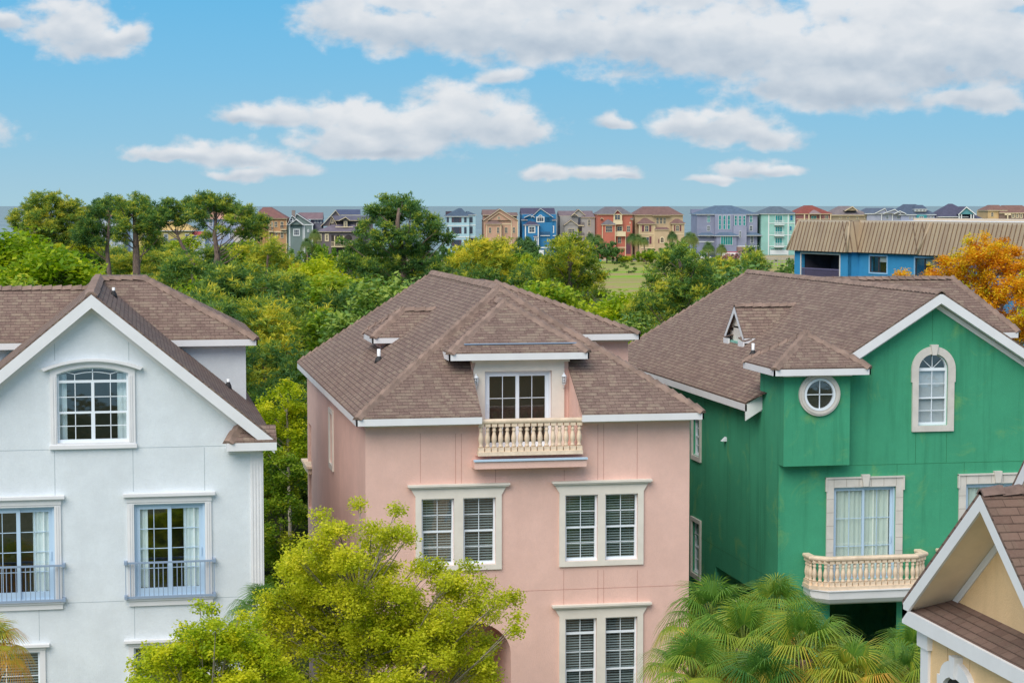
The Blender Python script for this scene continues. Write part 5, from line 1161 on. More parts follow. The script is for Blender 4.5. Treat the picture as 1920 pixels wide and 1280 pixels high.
# ---- foreground trees
Df = 41.5; g = np.random.default_rng(8)
t = make_tree('broadleaf_tree', 'sprawling yellow-green tree with fine bare twigs in front of the pink house', 'tree',
    lobes_from_px(690, Df, [(640, 985, 30), (700, 985, 22), (600, 1010, 34), (740, 1000, 22), (660, 1030, 40), (760, 1015, 16), (560, 1060, 40), (620, 1080, 50), (700, 1085, 50), (540, 1100, 40), (800, 1085, 34), (850, 1095, 30), (580, 1130, 50), (660, 1150, 60), (760, 1140, 60), (840, 1130, 44), (900, 1110, 26), (940, 1150, 30), (975, 1158, 14), (905, 1150, 34), (700, 1220, 70), (600, 1210, 60), (800, 1210, 60), (540, 1180, 50), (860, 1200, 44), (880, 1250, 50), (500, 1230, 50), (640, 1280, 70), (760, 1280, 70), (860, 1300, 50), (520, 1290, 60), (840, 1070, 16), (700, 1330, 80), (590, 1345, 70), (600, 970, 14), (665, 962, 12), (735, 975, 12), (770, 1000, 10), (570, 1020, 22), (620, 1045, 34), (700, 1040, 34), (590, 1090, 46), (650, 1110, 50), (740, 1100, 46), (520, 1130, 34), (500, 1170, 40), (560, 1150, 46), (620, 1170, 56), (700, 1180, 60), (780, 1180, 56), (830, 1160, 44), (870, 1150, 36), (930, 1125, 22), (960, 1175, 14), (820, 1240, 56), (740, 1240, 60), (660, 1240, 60), (570, 1250, 56), (900, 1230, 34), (910, 1285, 34), (480, 1280, 46), (780, 1060, 20), (880, 1085, 22), (720, 1010, 18), (540, 1075, 26)], g, .7, .7),
    [(0, 0, 0), (.1, 0, 2.5), (-.1, .1, 5), (0, 0, 7), (-.3, 0, 9)], 'leaf', L_OAK, B_GREY, cr=.27, m=105, size=.075, dens=32, seed=44, r0=.16, twigs=.85, loc=ground_at(690, Df), shell=.2); t.rotation_euler = (0, 0, -YAW)
Df = 39
t = make_tree('broadleaf_tree', 'rounder bright green tree low in front of the white house', 'tree',
    lobes_from_px(380, Df, [(400, 1175, 22), (370, 1190, 26), (430, 1190, 24), (340, 1210, 30), (390, 1225, 40), (450, 1215, 34), (300, 1245, 34), (350, 1260, 44), (420, 1265, 44), (480, 1250, 34), (255, 1270, 26), (300, 1300, 44), (380, 1310, 50), (460, 1310, 44), (415, 1155, 10), (240, 1258, 10), (520, 1290, 30), (340, 1350, 60), (430, 1360, 60), (350, 1170, 14), (385, 1160, 12), (440, 1165, 16), (320, 1225, 28), (365, 1230, 40), (420, 1225, 38), (475, 1220, 30), (275, 1285, 34), (330, 1275, 44), (395, 1285, 50), (450, 1285, 46), (500, 1265, 34), (250, 1300, 26)], g, .75, .6),
    [(0, 0, 0), (.1, 0, 2.5), (0, .1, 4.5), (0, 0, 6.5)], 'leaf', L_DEC, B_GREY, cr=.22, m=85, size=.08, dens=40, seed=45, r0=.14, twigs=.6, loc=ground_at(380, Df), shell=.3); t.rotation_euler = (0, 0, -YAW)

# ---- sabal palms
def fan(V, F, U, base, d, up, L, g, droop, val):
    d = Vector(d).normalized(); side = d.cross(Vector(up)).normalized(); nrm = side.cross(d).normalized(); n = 38
    for i in range(n):
        a = -2.2+4.4*i/(n-1); l = L*(1-.25*abs(a)/2.2)*g.uniform(.88, 1.06); dr = (d*cos(a)+side*sin(a)).normalized()
        w = .0125; sd = dr.cross(nrm).normalized()*w; p = Vector(base)+d*.05; pts = []
        for k, t in enumerate((0, .45, .8, 1.)):
            q = p+dr*(l*t)+nrm*(.10*sin(t*3)*cos(a)-.12*t*abs(a)*.35)+Vector((0, 0, -1))*(droop*l*max(0, t-.35)**1.5*1.2); pts.append(q)
        ws = (.4, 1., .7, .05); b = len(V)
        for q, ww in zip(pts, ws): V += [q-sd*ww, q+sd*ww]
        v = val+g.normal(0, .07)+(.05 if abs(a) > 1.4 else 0)
        for k in range(3): F.append((b+2*k, b+2*k+1, b+2*k+3, b+2*k+2)); U.append(v+.06*k)
def palm_mesh(seed, n=27, L=.9, pet=.9, lm=None):
    g = np.random.default_rng(seed); V, F, U = [], [], []; st = MB()
    for i in range(n):
        t = i/(n-1); el = radians(88-100*t+g.normal(0, 6)); az = i*2.4+g.normal(0, .2); d = Vector((cos(az)*cos(el), sin(az)*cos(el), sin(el)))
        pl = pet*(.75+.4*t)*g.uniform(.9, 1.1); m = d*pl*.55+Vector((0, 0, .05)); e = d*pl+Vector((0, 0, -.10-.15*t)); st.tube([Vector((0, 0, -.1)), m, e], [.018, .014, .01], 4)
        dd = (e-m).normalized()*.8+Vector((0, 0, -.05-.3*t)); fan(V, F, U, e, dd, (0, 0, 1), L*g.uniform(.85, 1.1), g, .55+.4*t, .30+.38*t+g.normal(0, .08) if t < .85 else .95)
    me = bpy.data.meshes.new('crown'); me.from_pydata([tuple(v) for v in V], [], F); at = me.attributes.new('v', 'FLOAT', 'FACE'); at.data.foreach_set('value', np.clip(np.array(U), 0, 1).astype(np.float32)); me.materials.append(lm or L_PALM); me.update()
    return me, st
PALMS = {}
def palm(px, py, D, label, seed=1, sc=1.0, group=None):
    p = onD(px, py, D); base = (p.x, p.y, 0); r = thing('palm_tree', label, 'palm', base, group)
    if seed not in PALMS: PALMS[seed] = palm_mesh(seed)
    me, st = PALMS[seed]; o = bpy.data.objects.new('crown', me); COL.objects.link(o); o.parent = r; o.location = (0, 0, p.z); o.scale = (sc,)*3; o.rotation_euler = (0, 0, random.uniform(0, 6))
    s = MB(); s.v = list(st.v); s.f = list(st.f); s.smooth = list(st.smooth); q = s.build('frond_stalk', L_STALK, r, world_pts=False); q.location = o.location; q.scale = o.scale; q.rotation_euler = o.rotation_euler
    t = MB(); g = np.random.default_rng(seed); zs = np.linspace(0, p.z, 26); t.tube([Vector((.03*sin(z), .03*cos(z*1.3), z)) for z in zs], [(.17+.025*(i % 2)) if z < p.z-.8 else .2+.04*(i % 2) for i, z in enumerate(zs)], 9); t.build('trunk', B_PALM, r, world_pts=False)
    return r
L_STALK = mat('palm_stalk', '#8fa04a', .6)
palm(1335, 1165, 45.0, 'palm squeezed between the pink and green house corners', 1, .95)
palm(1395, 1215, 43.5, 'palm left of centre in the clump under the green balcony', 2, 1.0)
palm(1505, 1235, 42.0, 'largest palm crown in the middle below the stone bay balcony', 3, 1.1)
palm(1455, 1150, 46.5, 'palm standing highest at the rear of the clump, against the green wall', 4, .85)
palm(1718, 1240, 44.0, 'palm between the green house doorway and the tan house corner', 2, .85)
palm(1600, 1290, 41.0, 'low palm in front of the green house, cut by the bottom of the view', 4, .95)
palm(1300, 1270, 42.0, 'low palm in front of the right corner of the pink house', 3, .9)
palm(1430, 1300, 41.0, 'low yellowish palm at the bottom centre of the palm clump', 1, .95)
palm(1690, 1290, 41.5, 'low palm right beside the tan house wall', 3, .9)
palm(492, 1148, 44.0, 'palm peeking out beside the right corner of the white house', 2, .62)
palm(-22, 1215, 42.0, 'palm half out of view at the left edge by the white house', 4, .7)
# ================================================================== FAR BEACH HOUSES
RY = radians(-6.8)
M_FT = mat('beach_house_white_trim', '#dde0dd', .6); M_FC = mat('beach_house_cream_trim', '#ddcba4', .7); M_FG = mat('beach_house_glass', '#3d4654', .15, spec=.8)
M_FTEAL = mat('teal_glass', '#14807f', .12, .25, .6, spec=.9); M_FSH = mat('maroon_shutter', '#6a3440', .6); M_FDK = mat('dark_frame', '#4a3c48', .6); M_RAILD = mat('dark_railing', '#3d3b45', .5)
def roofm(c): return mat('tile_'+c.strip('#'), c, .85, .14, .9, key='roof'+c)
def wallm(c): return mat('render_'+c.strip('#'), tuple(v*.94+.06*g for v, g in zip(lin(c), (.33, .34, .36))), .85, .09, .25, key='wall'+c)  # wall colour mixed slightly toward blue-grey, distance haze put into the paint
class FH:
    def __init__(s, label, crop, D, cx, wall, trim=M_FT, roof='#6f6a6e', cat='house', name='beach_house', base=None, rz=RY):
        s.ox, s.oy, s.sc = crop; s.D = D; s.k = D/3733; s.cx = s.ox+cx/s.sc; g = ground_at(s.cx, D)
        s.root = thing(name, label, cat, (g.x, g.y, 0)); s.M = rot(g.x, g.y, 0, rz); s.w = wallm(wall); s.t = trim; s.r = roofm(roof); s.base = 0
    def X(s, x): return (s.ox+x/s.sc-s.cx)*s.k
    def Z(s, y): return H-(s.oy+y/s.sc-386)*s.k
    def mb(s): return MB(s.M)
    def wall(s, x0, x1, yt, d0=0, dep=13, m=None, yb=None, name='wall'):
        s.mb().box(s.X(x0), s.X(x1), d0, d0+dep, 0 if yb is None else s.Z(yb), s.Z(yt)).build(name, m or s.w, s.root)
    def band(s, x0, x1, y0, y1, d=0, m=None, name='trim_band', t=.12):
        s.mb().box(s.X(x0), s.X(x1), d-t, d+.05, s.Z(y1), s.Z(y0)).build(name, m or s.t, s.root)
    def corners(s, xs, y0, d=0, w=6, y1=None):
        for x in xs: s.band(x-w/2, x+w/2, y0, y1 if y1 else s.oyb(), d, name='corner_board')
    def oyb(s): return (H/s.k+386-s.oy)*s.sc
    def hip(s, x0, x1, ye, r0, r1, yr, d0=-.5, dep=14, m=None, fas=6):
        X0, X1, R0, R1, z, zr = s.X(x0), s.X(x1), s.X(r0), s.X(r1), s.Z(ye), s.Z(yr); b = d0+dep; q = dep*.5
        ra, rb = d0+min(q*.98, (zr-z)/.55), b-min(q*.98, (zr-z)/.55)
        mb = s.mb(); mb.add([(X0, d0, z), (X1, d0, z), (X1, b, z), (X0, b, z), (R0, ra, zr), (R1, ra, zr), (R1, rb, zr), (R0, rb, zr)], [(0, 1, 5, 4), (1, 2, 6, 5), (2, 3, 7, 6), (3, 0, 4, 7), (4, 5, 6, 7), (3, 2, 1, 0)])
        o = mb.build('roof', m or s.r, s.root)
        s.mb().box(X0+.05, X1-.05, d0+.05, b-.05, z-fas/s.sc*s.k, z-.003).build('fascia', s.t, s.root); return o
    def side(s, x0, x1, ye, yr, d0=-.4, dep=10, m=None):
        X0, X1, z, zr = s.X(x0), s.X(x1), s.Z(ye), s.Z(yr); b = d0+dep; c = d0+dep/2
        s.mb().add([(X0, d0, z), (X1, d0, z), (X1, c, zr), (X0, c, zr), (X0, b, z), (X1, b, z)], [(0, 1, 2, 3), (5, 4, 3, 2), (0, 3, 4), (1, 5, 2), (0, 4, 5, 1)]).build('roof', m or s.r, s.root)
        s.mb().box(X0+.03, X1-.03, d0+.03, d0+.25, z-6/s.sc*s.k, z-.003).build('fascia', s.t, s.root)
    def gable(s, x0, x1, ye, xp, yp, d0=0, dep=9, m=None, wm=None, oh=.45, rake=6, yw=None):
        """gable facing the front: wall triangle, two slopes, pale rake boards"""
        X0, X1, XP, z, zp = s.X(x0), s.X(x1), s.X(xp), s.Z(ye), s.Z(yp); zb = z if yw is None else s.Z(yw)
        s.mb().add([(X0+.3, d0, z), (X1-.3, d0, z), (XP, d0, zp-.2), (X0+.3, d0, zb-.0), (X1-.3, d0, zb)], [(0, 1, 2)]+([(3, 4, 1, 0)] if yw else [])).build('gable_wall', wm or s.w, s.root)
        f = d0-oh; b = d0+dep
        s.mb().add([(X0, f, z), (XP, f, zp), (XP, b, zp), (X0, b, z), (X1, f, z), (X1, b, z)], [(0, 3, 2, 1), (1, 2, 5, 4)]).build('gable_roof', m or s.r, s.root)
        h = rake/s.sc*s.k; r = MB()
        o_ = (0, -1, 0)
        for a, c in (((X0, f-.02, z), (XP, f-.02, zp)), ((XP, f-.02, zp), (X1, f-.02, z))): r.board(a, c, h, o_, .12)
        r.v = [s.M @ v for v in r.v]; r.build('rake_board', s.t, s.root)
    def win(s, x0, x1, y0, y1, d=0, cols=2, arch=False, m=None, tm=None, fr=None, bars=2):
        X0, X1, Z0, Z1 = s.X(x0), s.X(x1), s.Z(y1), s.Z(y0); f = fr if fr else max(.1, 2.2/s.sc*s.k); tm = tm or s.t
        def ring(e):
            if arch: rr = (X1-X0)/2; return [(X0+e, Z0+e), (X1-e, Z0+e)]+arc((X0+X1)/2, Z1-rr, rr-e, rr-e, 0, pi, 10)
            return rect(X0+e, X1-e, Z0+e, Z1-e)
        a = s.mb(); a.slab(ring(0), [ring(f)], d-.12, d+.02); w_ = (X1-X0-2*f)
        for i in range(1, cols): x = X0+f+w_*i/cols; a.box(x-.035, x+.035, d-.08, d, Z0+f, Z1-f)
        for i in range(1, bars): z = Z0+(Z1-Z0)*i/bars; a.box(X0+f, X1-f, d-.075, d, z-.03, z+.03)
        o = a.build('window', tm, s.root); g = s.mb(); g.slab(ring(f*.9), [], d-.04, 0, sides=False); g.build('pane', m or M_FG, o); return o
    def shut(s, x0, x1, y0, y1, d=0, m=None):
        s.mb().box(s.X(x0), s.X(x1), d-.09, d-.01, s.Z(y1), s.Z(y0)).build('shutter', m or M_FSH, s.root)
    def balc(s, x0, x1, y0, y1, d=0, dep=1.4, rail=None, slab=None, n=None, solid=False):
        X0, X1, Z0, Z1 = s.X(x0), s.X(x1), s.Z(y1), s.Z(y0); a = s.mb(); a.box(X0, X1, d-dep, d, Z0-.22, Z0)
        o = a.build('balcony', slab or s.t, s.root); r = s.mb(); r.box(X0, X1, d-dep, d-dep+.08, Z1-.09, Z1); n = n or max(4, int((X1-X0)/.22))
        if solid: r.box(X0, X1, d-dep+.01, d-dep+.07, Z0, Z1-.09)
        else:
            for i in range(n+1): x = X0+(X1-X0-.06)*i/n; r.box(x, x+.06, d-dep+.01, d-dep+.07, Z0, Z1-.09)
        for x in (X0, X1-.08): r.box(x, x+.08, d-dep, d, Z1-.09, Z1)
        r.build('railing', rail or s.t, o)
    def dark(s, x0, x1, y0, y1, d=0, arch=False, m=None, name='doorway'):
        X0, X1, Z0, Z1 = s.X(x0), s.X(x1), s.Z(y1), s.Z(y0)
        P = [(X0, Z0), (X1, Z0)]+(arc((X0+X1)/2, Z1-(X1-X0)/2, (X1-X0)/2, (X1-X0)/2, 0, pi, 10) if arch else [(X1, Z1), (X0, Z1)])
        s.mb().slab(P, [], d-.03, d+.02).build(name, m or M_DARK, s.root)
    def chim(s, x0, x1, y0, y1, d=3, m=None): s.mb().box(s.X(x0), s.X(x1), d, d+1.2, s.Z(y1), s.Z(y0)).build('chimney', m or s.w, s.root)
C3 = (660, 350, 5.647); C4 = (880, 370, 6.4); C5 = (1100, 370, 6.4); C6 = (1280, 370, 5.647); C7 = (1460, 370, 4.174); C2 = (380, 350, 5.647); C1 = (0, 340, 4.571)
# 1 pale blue with dark shutters
h = FH('pale blue beach house with dark shutters and slate pyramid roof, leftmost of the row', C3, 650, 1150, '#a4c6cf', M_FT, '#46586a')
h.wall(1000, 1240, 315); h.wall(1240, 1310, 302, 1.2, 12); h.hip(985, 1240, 312, 1140, 1165, 228, -.6, 14); h.hip(1205, 1322, 298, 1225, 1240, 262, .8, 13)
h.wall(1005, 1080, 262, 10, 3, m=M_FDK, yb=300, name='roof_lookout')
for y0, y1 in ((325, 377), (427, 495), (562, 628)):
    h.win(1074, 1140, y0, y1, cols=2, tm=M_FDK); h.shut(1054, 1073, y0, y1, m=M_FDK); h.shut(1141, 1158, y0, y1, m=M_FDK); h.win(1187, 1212, y0, y1, cols=1, tm=M_FDK)
    h.win(1002, 1025, y0, y1, cols=1, tm=M_FDK); 
    if y1 < 560: h.win(1246, 1278, y0-4, y1, 1.2, tm=M_FDK)
for y in (408, 528): h.band(1000, 1240, y, y+8); h.band(1240, 1310, y-4, y+4, 1.2)
h.dark(1225, 1300, 545, 640, 1.18)
# 2 tan
h = FH('tan beach house with low gable and cream corner boards, beside the bright blue one', C4, 650, 375, '#bb947a', M_FC, '#77615c')
h.wall(175, 585, 272); h.side(165, 360, 212, 148, 3, 9); h.wall(178, 582, 214, 4, 7); h.side(455, 592, 218, 182, 3, 7); h.gable(165, 590, 275, 365, 138, -.1, 12); h.gable(215, 500, 275, 352, 178, -.6, 4)
h.wall(200, 380, 320, -1.4, 2); h.hip(188, 392, 320, 285, 295, 254, -1.9, 5)
for x0, x1 in ((228, 260), (325, 358)): h.win(x0, x1, 358, 430, -1.4)
for x0, x1 in ((425, 460), (517, 550)): h.win(x0, x1, 358, 430)
h.win(335, 368, 230, 262, -.6); h.band(392, 500, 316, 326, 0); h.corners((205, 376), 322, -1.4, 8); h.corners((504, 580), 282, 0, 9)
# 3 bright blue
h = FH('bright blue beach house with white trim, arched gable window and white garage doors', C4, 650, 840, '#0f72a4', M_FT, '#4a475c')
h.wall(638, 1042, 205); h.side(628, 1040, 202, 128, 1, 10); h.gable(738, 1006, 238, 852, 132, -.3, 6, yw=300); h.wall(745, 1000, 236, -.3, .6)
h.wall(660, 828, 330, -1.6, 3); h.hip(642, 842, 330, 735, 755, 276, -2.1, 5); h.hip(988, 1052, 272, 1005, 1020, 248, -.6, 2); h.gable(655, 785, 240, 725, 210, -.5, 3); h.hip(622, 700, 270, 650, 665, 250, -.7, 2)
h.win(803, 900, 232, 300, -.3, cols=3, bars=1, fr=.3); h.win(826, 878, 210, 240, -.3, cols=2, arch=True, bars=1, fr=.22)
h.win(703, 787, 343, 427, -1.6, fr=.3); h.win(893, 943, 340, 450, 0, fr=.25); h.win(968, 1018, 340, 427, 0, fr=.3); h.win(832, 878, 480, 568, 0, fr=.25); h.win(893, 940, 480, 568, 0, fr=.25); h.win(820, 848, 345, 450, -.1, fr=.15)
h.band(815, 1042, 455, 465, -.1); h.corners((822, 668), 330, -1.7, 12); h.band(660, 1042, 594, 608, -1.7, t=.1); h.balc(850, 965, 415, 455, 0, .9, rail=M_RAILD)
for x0, x1 in ((720, 800), (822, 890), (905, 975)): h.dark(x0, x1, 630, 720, -.02 if x0 > 830 else -1.62, m=M_FT, name='garage_door')
h.win(775, 808, 480, 568, -1.6, fr=.2); h.hip(760, 820, 468, 780, 800, 450, -2.2, 2)
# 4 grey
h = FH('grey stucco beach house with two arched windows, right of the bright blue one', C4, 655, 1297, '#9b9690', M_FC, '#74666a')
h.wall(1088, 1350, 225); h.side(1080, 1500, 222, 162, 1, 10); h.wall(1350, 1505, 238, -.8, 12); h.hip(1340, 1512, 238, 1390, 1470, 165, -1.2, 13); h.gable(1222, 1392, 215, 1308, 142, -.2, 5, yw=240)
h.wall(1135, 1298, 335, -1.8, 3); h.gable(1126, 1298, 332, 1210, 268, -1.9, 4); h.gable(1216, 1300, 222, 1258, 190, -.9, 3)
h.win(1420, 1453, 262, 345, -.8, arch=True); h.win(1420, 1453, 405, 490, -.8, arch=True); h.win(1306, 1335, 232, 320, 0, arch=True, tm=M_FDK); h.win(1178, 1256, 374, 435, -1.8, cols=4); h.dark(1306, 1372, 370, 425, -.02, m=M_FDK)
h.balc(1300, 1374, 298, 335, 0, 1.2, rail=M_FDK); h.balc(1300, 1374, 425, 462, 0, 1.2, rail=M_RAILD); h.dark(1306, 1372, 480, 560, -.02); h.dark(1440, 1492, 612, 640, -.82)
# 5 orange red
h = FH('orange-red beach house with cream dormer balcony and arched entrance', C5, 650, 340, '#b5634c', M_FC, '#6c686c')
h.wall(128, 550, 205); h.hip(120, 555, 202, 255, 420, 113, -.6, 14); h.gable(312, 428, 212, 366, 150, -.9, 4, yw=270, wm=wallm('#8c3a36')); h.wall(320, 420, 200, -1.0, 1, yb=320, m=M_FC, name='dormer'); h.win(330, 400, 207, 268, -1.0); h.balc(312, 424, 280, 316, -.9, .7, solid=True)
h.wall(178, 338, 325, -1.8, 3); h.hip(168, 348, 325, 250, 262, 262, -2.3, 5); h.win(220, 300, 340, 418, -1.8, cols=3); h.corners((180, 336), 332, -1.8, 7)
h.win(358, 434, 344, 412, 0, arch=False, fr=.3); h.balc(342, 466, 410, 458, 0, 1.2, solid=True); h.win(483, 524, 340, 415, 0); h.win(374, 416, 475, 552, 0)
h.dark(475, 532, 468, 680, 0, arch=True, m=wallm('#5c2d3c')); h.band(345, 475, 596, 606); h.corners((468,), 458, -.05, 8); h.gable(160, 200, 262, 178, 242, -.4, 2); h.hip(520, 562, 262, 535, 550, 235, -.5, 2); h.win(515, 530, 295, 315, 0)
# 6 cream
h = FH('cream beach villa with dark red shutters, arched windows and twin hipped bays', C5, 655, 868, '#c3a983', M_FC, '#765a54')
h.wall(578, 1158, 212); h.hip(565, 1168, 210, 715, 1005, 110, -.7, 15); h.hip(780, 1000, 213, 875, 895, 150, -1.6, 5)
h.wall(622, 820, 318, -2, 4); h.hip(592, 826, 316, 690, 705, 238, -2.6, 6); h.wall(1020, 1168, 312, -1.5, 3); h.hip(998, 1184, 312, 1075, 1088, 245, -2, 5); h.wall(806, 978, 388, -2.6, 4); h.hip(800, 985, 384, 830, 955, 358, -3, 4)
for x in (850, 893, 935): h.win(x-15, x+16, 240, 320, 0, arch=True)
h.win(688, 734, 334, 412, -2, arch=True); h.shut(653, 677, 334, 410, -2); h.shut(741, 764, 334, 410, -2); h.win(683, 741, 474, 560, -2); h.shut(741, 768, 468, 556, -2); h.shut(655, 672, 474, 556, -2)
h.win(1064, 1104, 334, 405, -1.5, arch=True); h.shut(1043, 1058, 334, 404, -1.5); h.shut(1112, 1129, 334, 404, -1.5); h.win(866, 922, 470, 548, -2.6, arch=True, m=M_DARK, fr=.3); h.shut(848, 860, 498, 545, -2.6)
h.corners((800, 620), 325, -2.05, 9); h.band(620, 818, 438, 446, -2); h.band(1020, 1166, 438, 446, -1.5); h.band(640, 800, 600, 610, -2.1)
# 7 big lavender grey
h = FH('big lavender-grey beach house with tall teal windows and blue-grey hip roof', C6, 690, 472, '#878ca2', M_FT, '#54687c')
h.wall(150, 796, 180); h.hip(138, 808, 178, 390, 545, 87, -.8, 17); h.wall(150, 275, 126, 12, 3, yb=170, name='roof_lookout'); h.wall(645, 738, 126, 12, 3, yb=170, name='roof_lookout')
h.wall(335, 528, 182, -1.2, 2); h.wall(530, 672, 305, -1.6, 3, m=wallm('#9296aa')); h.wall(530, 672, 182, -.8, 2)
for x in (388, 435, 483): h.win(x-14, x+15, 190, 340, -1.2, m=M_FTEAL, cols=1, bars=3)
for x in (559, 604, 650): h.win(x-14, x+15, 192, 299, -.8, m=M_FTEAL, cols=1, bars=3)
for x0, x1 in ((257, 289), (711, 745)): h.win(x0, x1, 192, 266, m=M_FTEAL); h.win(x0, x1, 299, 356, m=M_FG)
h.hip(150, 335, 400, 200, 300, 372, -1.6, 4); h.wall(345, 560, 400, -2.6, 4); h.hip(322, 585, 403, 400, 500, 362, -3.2, 5); h.hip(632, 840, 400, 690, 780, 370, -1.6, 4); h.win(390, 518, 408, 502, -2.6, m=M_FTEAL, cols=5, bars=1); h.win(722, 757, 405, 486, 0, m=M_FG); h.win(593, 612, 355, 425, -1.6, m=M_FG, cols=1)
h.win(258, 290, 406, 425, 0, m=M_FG); h.band(150, 345, 465, 475); h.band(555, 805, 512, 521, -1.6); h.band(555, 672, 521, 600, -1.65, m=wallm('#96766a')); h.dark(690, 770, 535, 595, -.05)
# 8 mint
h = FH('narrow mint green beach house with three stacked white balconies', C6, 690, 1010, '#8fbfb2', M_FT, '#5a6873')
h.wall(832, 1195, 174); h.hip(814, 1212, 173, 985, 1052, 96, -.7, 15); h.corners((911, 1120), 182, -.05, 11); h.corners((1192,), 182, -.05, 6)
for y in (270, 395, 513): h.band(908, 1190, y, y+7)
for y0, y1, yb in ((190, 252, 288), (308, 372, 405), (426, 492, 522)): h.win(980, 1058, y0, y1+18, 0, cols=3, bars=1, m=M_FTEAL); h.balc(968, 1072, y1-8, yb, 0, 1.3)
h.win(1138, 1170, 190, 246, 0, m=mat('blue_glass', '#1c6a9c', .2), tm=h.w, cols=1); h.win(1134, 1160, 304, 352, 0, m=mat('blue_glass', '#1c6a9c', .2), tm=h.w, cols=1); h.dark(928, 1118, 556, 606, 0, m=M_FT, name='garage_door')
for x in (958, 1000, 1042): h.win(x-20, x+18, 540, 555, 0, cols=2, bars=1, tm=h.w)
# 9 to 14: roofs above the flats
h = FH('beach house with brick-red hip roof and cream columns above the blue flats', C6, 690, 1385, '#8f5e5a', M_FC, '#84463c')
h.wall(1202, 1574, 174); h.hip(1188, 1587, 173, 1342, 1402, 85, -.7, 15); h.hip(1330, 1462, 173, 1385, 1400, 134, -1.8, 4, m=roofm('#8d7878')); h.corners((1284, 1332, 1453, 1566), 182, -.8, 11); h.win(1358, 1420, 195, 235, 0, m=M_FTEAL); h.win(1510, 1546, 190, 235, 0); h.band(1202, 1574, 228, 234); h.dark(1390, 1440, 280, 360)
h = FH('tan beach house with grey hip roof and small front gable above the blue flats', C7, 690, 562, '#9c8c70', M_FC, '#7a7070')
h.wall(418, 708, 138); h.hip(408, 716, 137, 512, 580, 68, -.7, 15); h.gable(512, 615, 104, 574, 70, -.5, 6, m=roofm('#857a76'))
for x in (484, 543, 617, 684): h.win(x-10, x+10, 152, 170)
h = FH('low pale grey beach house with twin shallow gables above the blue flats', C7, 690, 835, '#a5a8b6', M_FT, '#566272')
h.wall(690, 992, 126); h.hip(668, 998, 125, 735, 910, 84, -.7, 14); h.gable(742, 850, 125, 826, 84, -.8, 8); h.gable(806, 950, 125, 900, 92, -1.2, 6); h.gable(890, 990, 127, 940, 104, -1.6, 4); h.corners((804, 890, 986), 130, -.3, 6); h.win(841, 862, 142, 170); h.win(928, 950, 142, 170)
h = FH('pale blue beach house with slate roof, white dormer strip and teal centre', C7, 690, 1082, '#a3a9c0', M_FT, '#4d5a6c')
h.wall(955, 1225, 134); h.hip(932, 1236, 133, 1020, 1108, 54, -.7, 15); h.wall(1066, 1156, 90, -.2, 5, yb=112, m=M_FT, name='dormer'); h.hip(1058, 1164, 91, 1080, 1140, 60, -.6, 6)
for x in (1082, 1112, 1140): h.win(x-11, x+11, 95, 108, -.2, cols=1, bars=1)
h.wall(1078, 1156, 136, -.8, 1, m=wallm('#2a8a90')); h.win(1095, 1130, 148, 172, -.8)
for x in (1028, 1055, 1178, 1204): h.win(x-8, x+9, 148, 170)
h = FH('beach house with dark slate cross roof and teal gable on white columns', C7, 690, 1410, '#4f7482', M_FT, '#4c4c60')
h.wall(1245, 1580, 166); h.hip(1225, 1596, 164, 1375, 1405, 50, -.7, 16); h.hip(1235, 1480, 150, 1320, 1345, 78, -1.5, 10); h.gable(1388, 1530, 132, 1452, 72, -2.4, 8, wm=wallm('#4f8f94'), rake=9)
for x in (1398, 1416, 1492, 1512): h.mb().box(h.X(x-4), h.X(x+4), -2.5, -2.2, 0, h.Z(134)).build('column', M_FT, h.root)
h.win(1425, 1480, 150, 180, 0)
h = FH('yellow and brown beach house at the right end of the ocean row', C7, 700, 1790, '#cfae78', M_FC, '#7c5c52')
h.wall(1636, 1730, 102); h.hip(1626, 1790, 100, 1690, 1740, 60, -.6, 12); h.wall(1722, 1985, 122, -1, 13, m=wallm('#7d6658')); h.hip(1716, 2000, 120, 1800, 1930, 62, -1.5, 14)
for x in (1829, 1862, 1894): h.win(x-12, x+12, 126, 162, -1, fr=.25)
h.corners((1782,), 130, -1.6, 10); h.band(1758, 1808, 126, 140, -1.6); h.win(1660, 1680, 118, 150)
# ---- nearer neighbourhood left of centre
h = FH('ochre house with brown-red hip roof and small iron balconies, behind the pines left of centre', C2, 470, 790, '#be9062', M_FC, '#7c5650')
h.wall(700, 890, 336); h.wall(560, 705, 335, 2, 12); h.hip(545, 898, 334, 628, 712, 218, -.6, 15); h.hip(540, 740, 330, 600, 640, 235, .6, 12, m=roofm('#5d6472'))
h.win(755, 790, 368, 430); h.win(820, 854, 368, 442); h.balc(822, 886, 412, 448, 0, 1, rail=M_RAILD); h.win(722, 744, 372, 460, 0); h.balc(700, 748, 430, 468, 0, 1, rail=M_RAILD); h.win(765, 790, 480, 548); h.win(822, 854, 476, 545); h.balc(680, 888, 470, 476, 0, .4); h.corners((885, 702), 340, 0, 7)
h = FH('grey-green house with stacked white-edged gables, round attic window and chimney', C2, 470, 1030, '#71827c', M_FT, '#6e6268')
h.wall(898, 1165, 400); h.gable(938, 1175, 400, 995, 282, .4, 9, rake=8); h.side(995, 1262, 345, 276, 8, 9, m=roofm('#7a6468')); h.wall(1130, 1258, 345, 9, 8, m=wallm('#767684')); h.gable(893, 1075, 402, 945, 302, -.1, 6, rake=8); h.gable(912, 1066, 402, 990, 345, -.8, 3, rake=7)
h.win(922, 960, 332, 370, -.1, arch=True, cols=1, bars=1, fr=.2); h.chim(935, 972, 250, 320, 4, m=wallm('#8a8078')); h.win(957, 1027, 446, 522, 0, cols=3, fr=.25); h.corners((921, 1062, 1076, 1160), 405, 0, 9); h.band(900, 1165, 398, 408, 0); h.win(1105, 1125, 450, 480, 0, arch=True)
for x in (1175, 1205, 1240): h.win(x-10, x+10, 362, 392, 9)
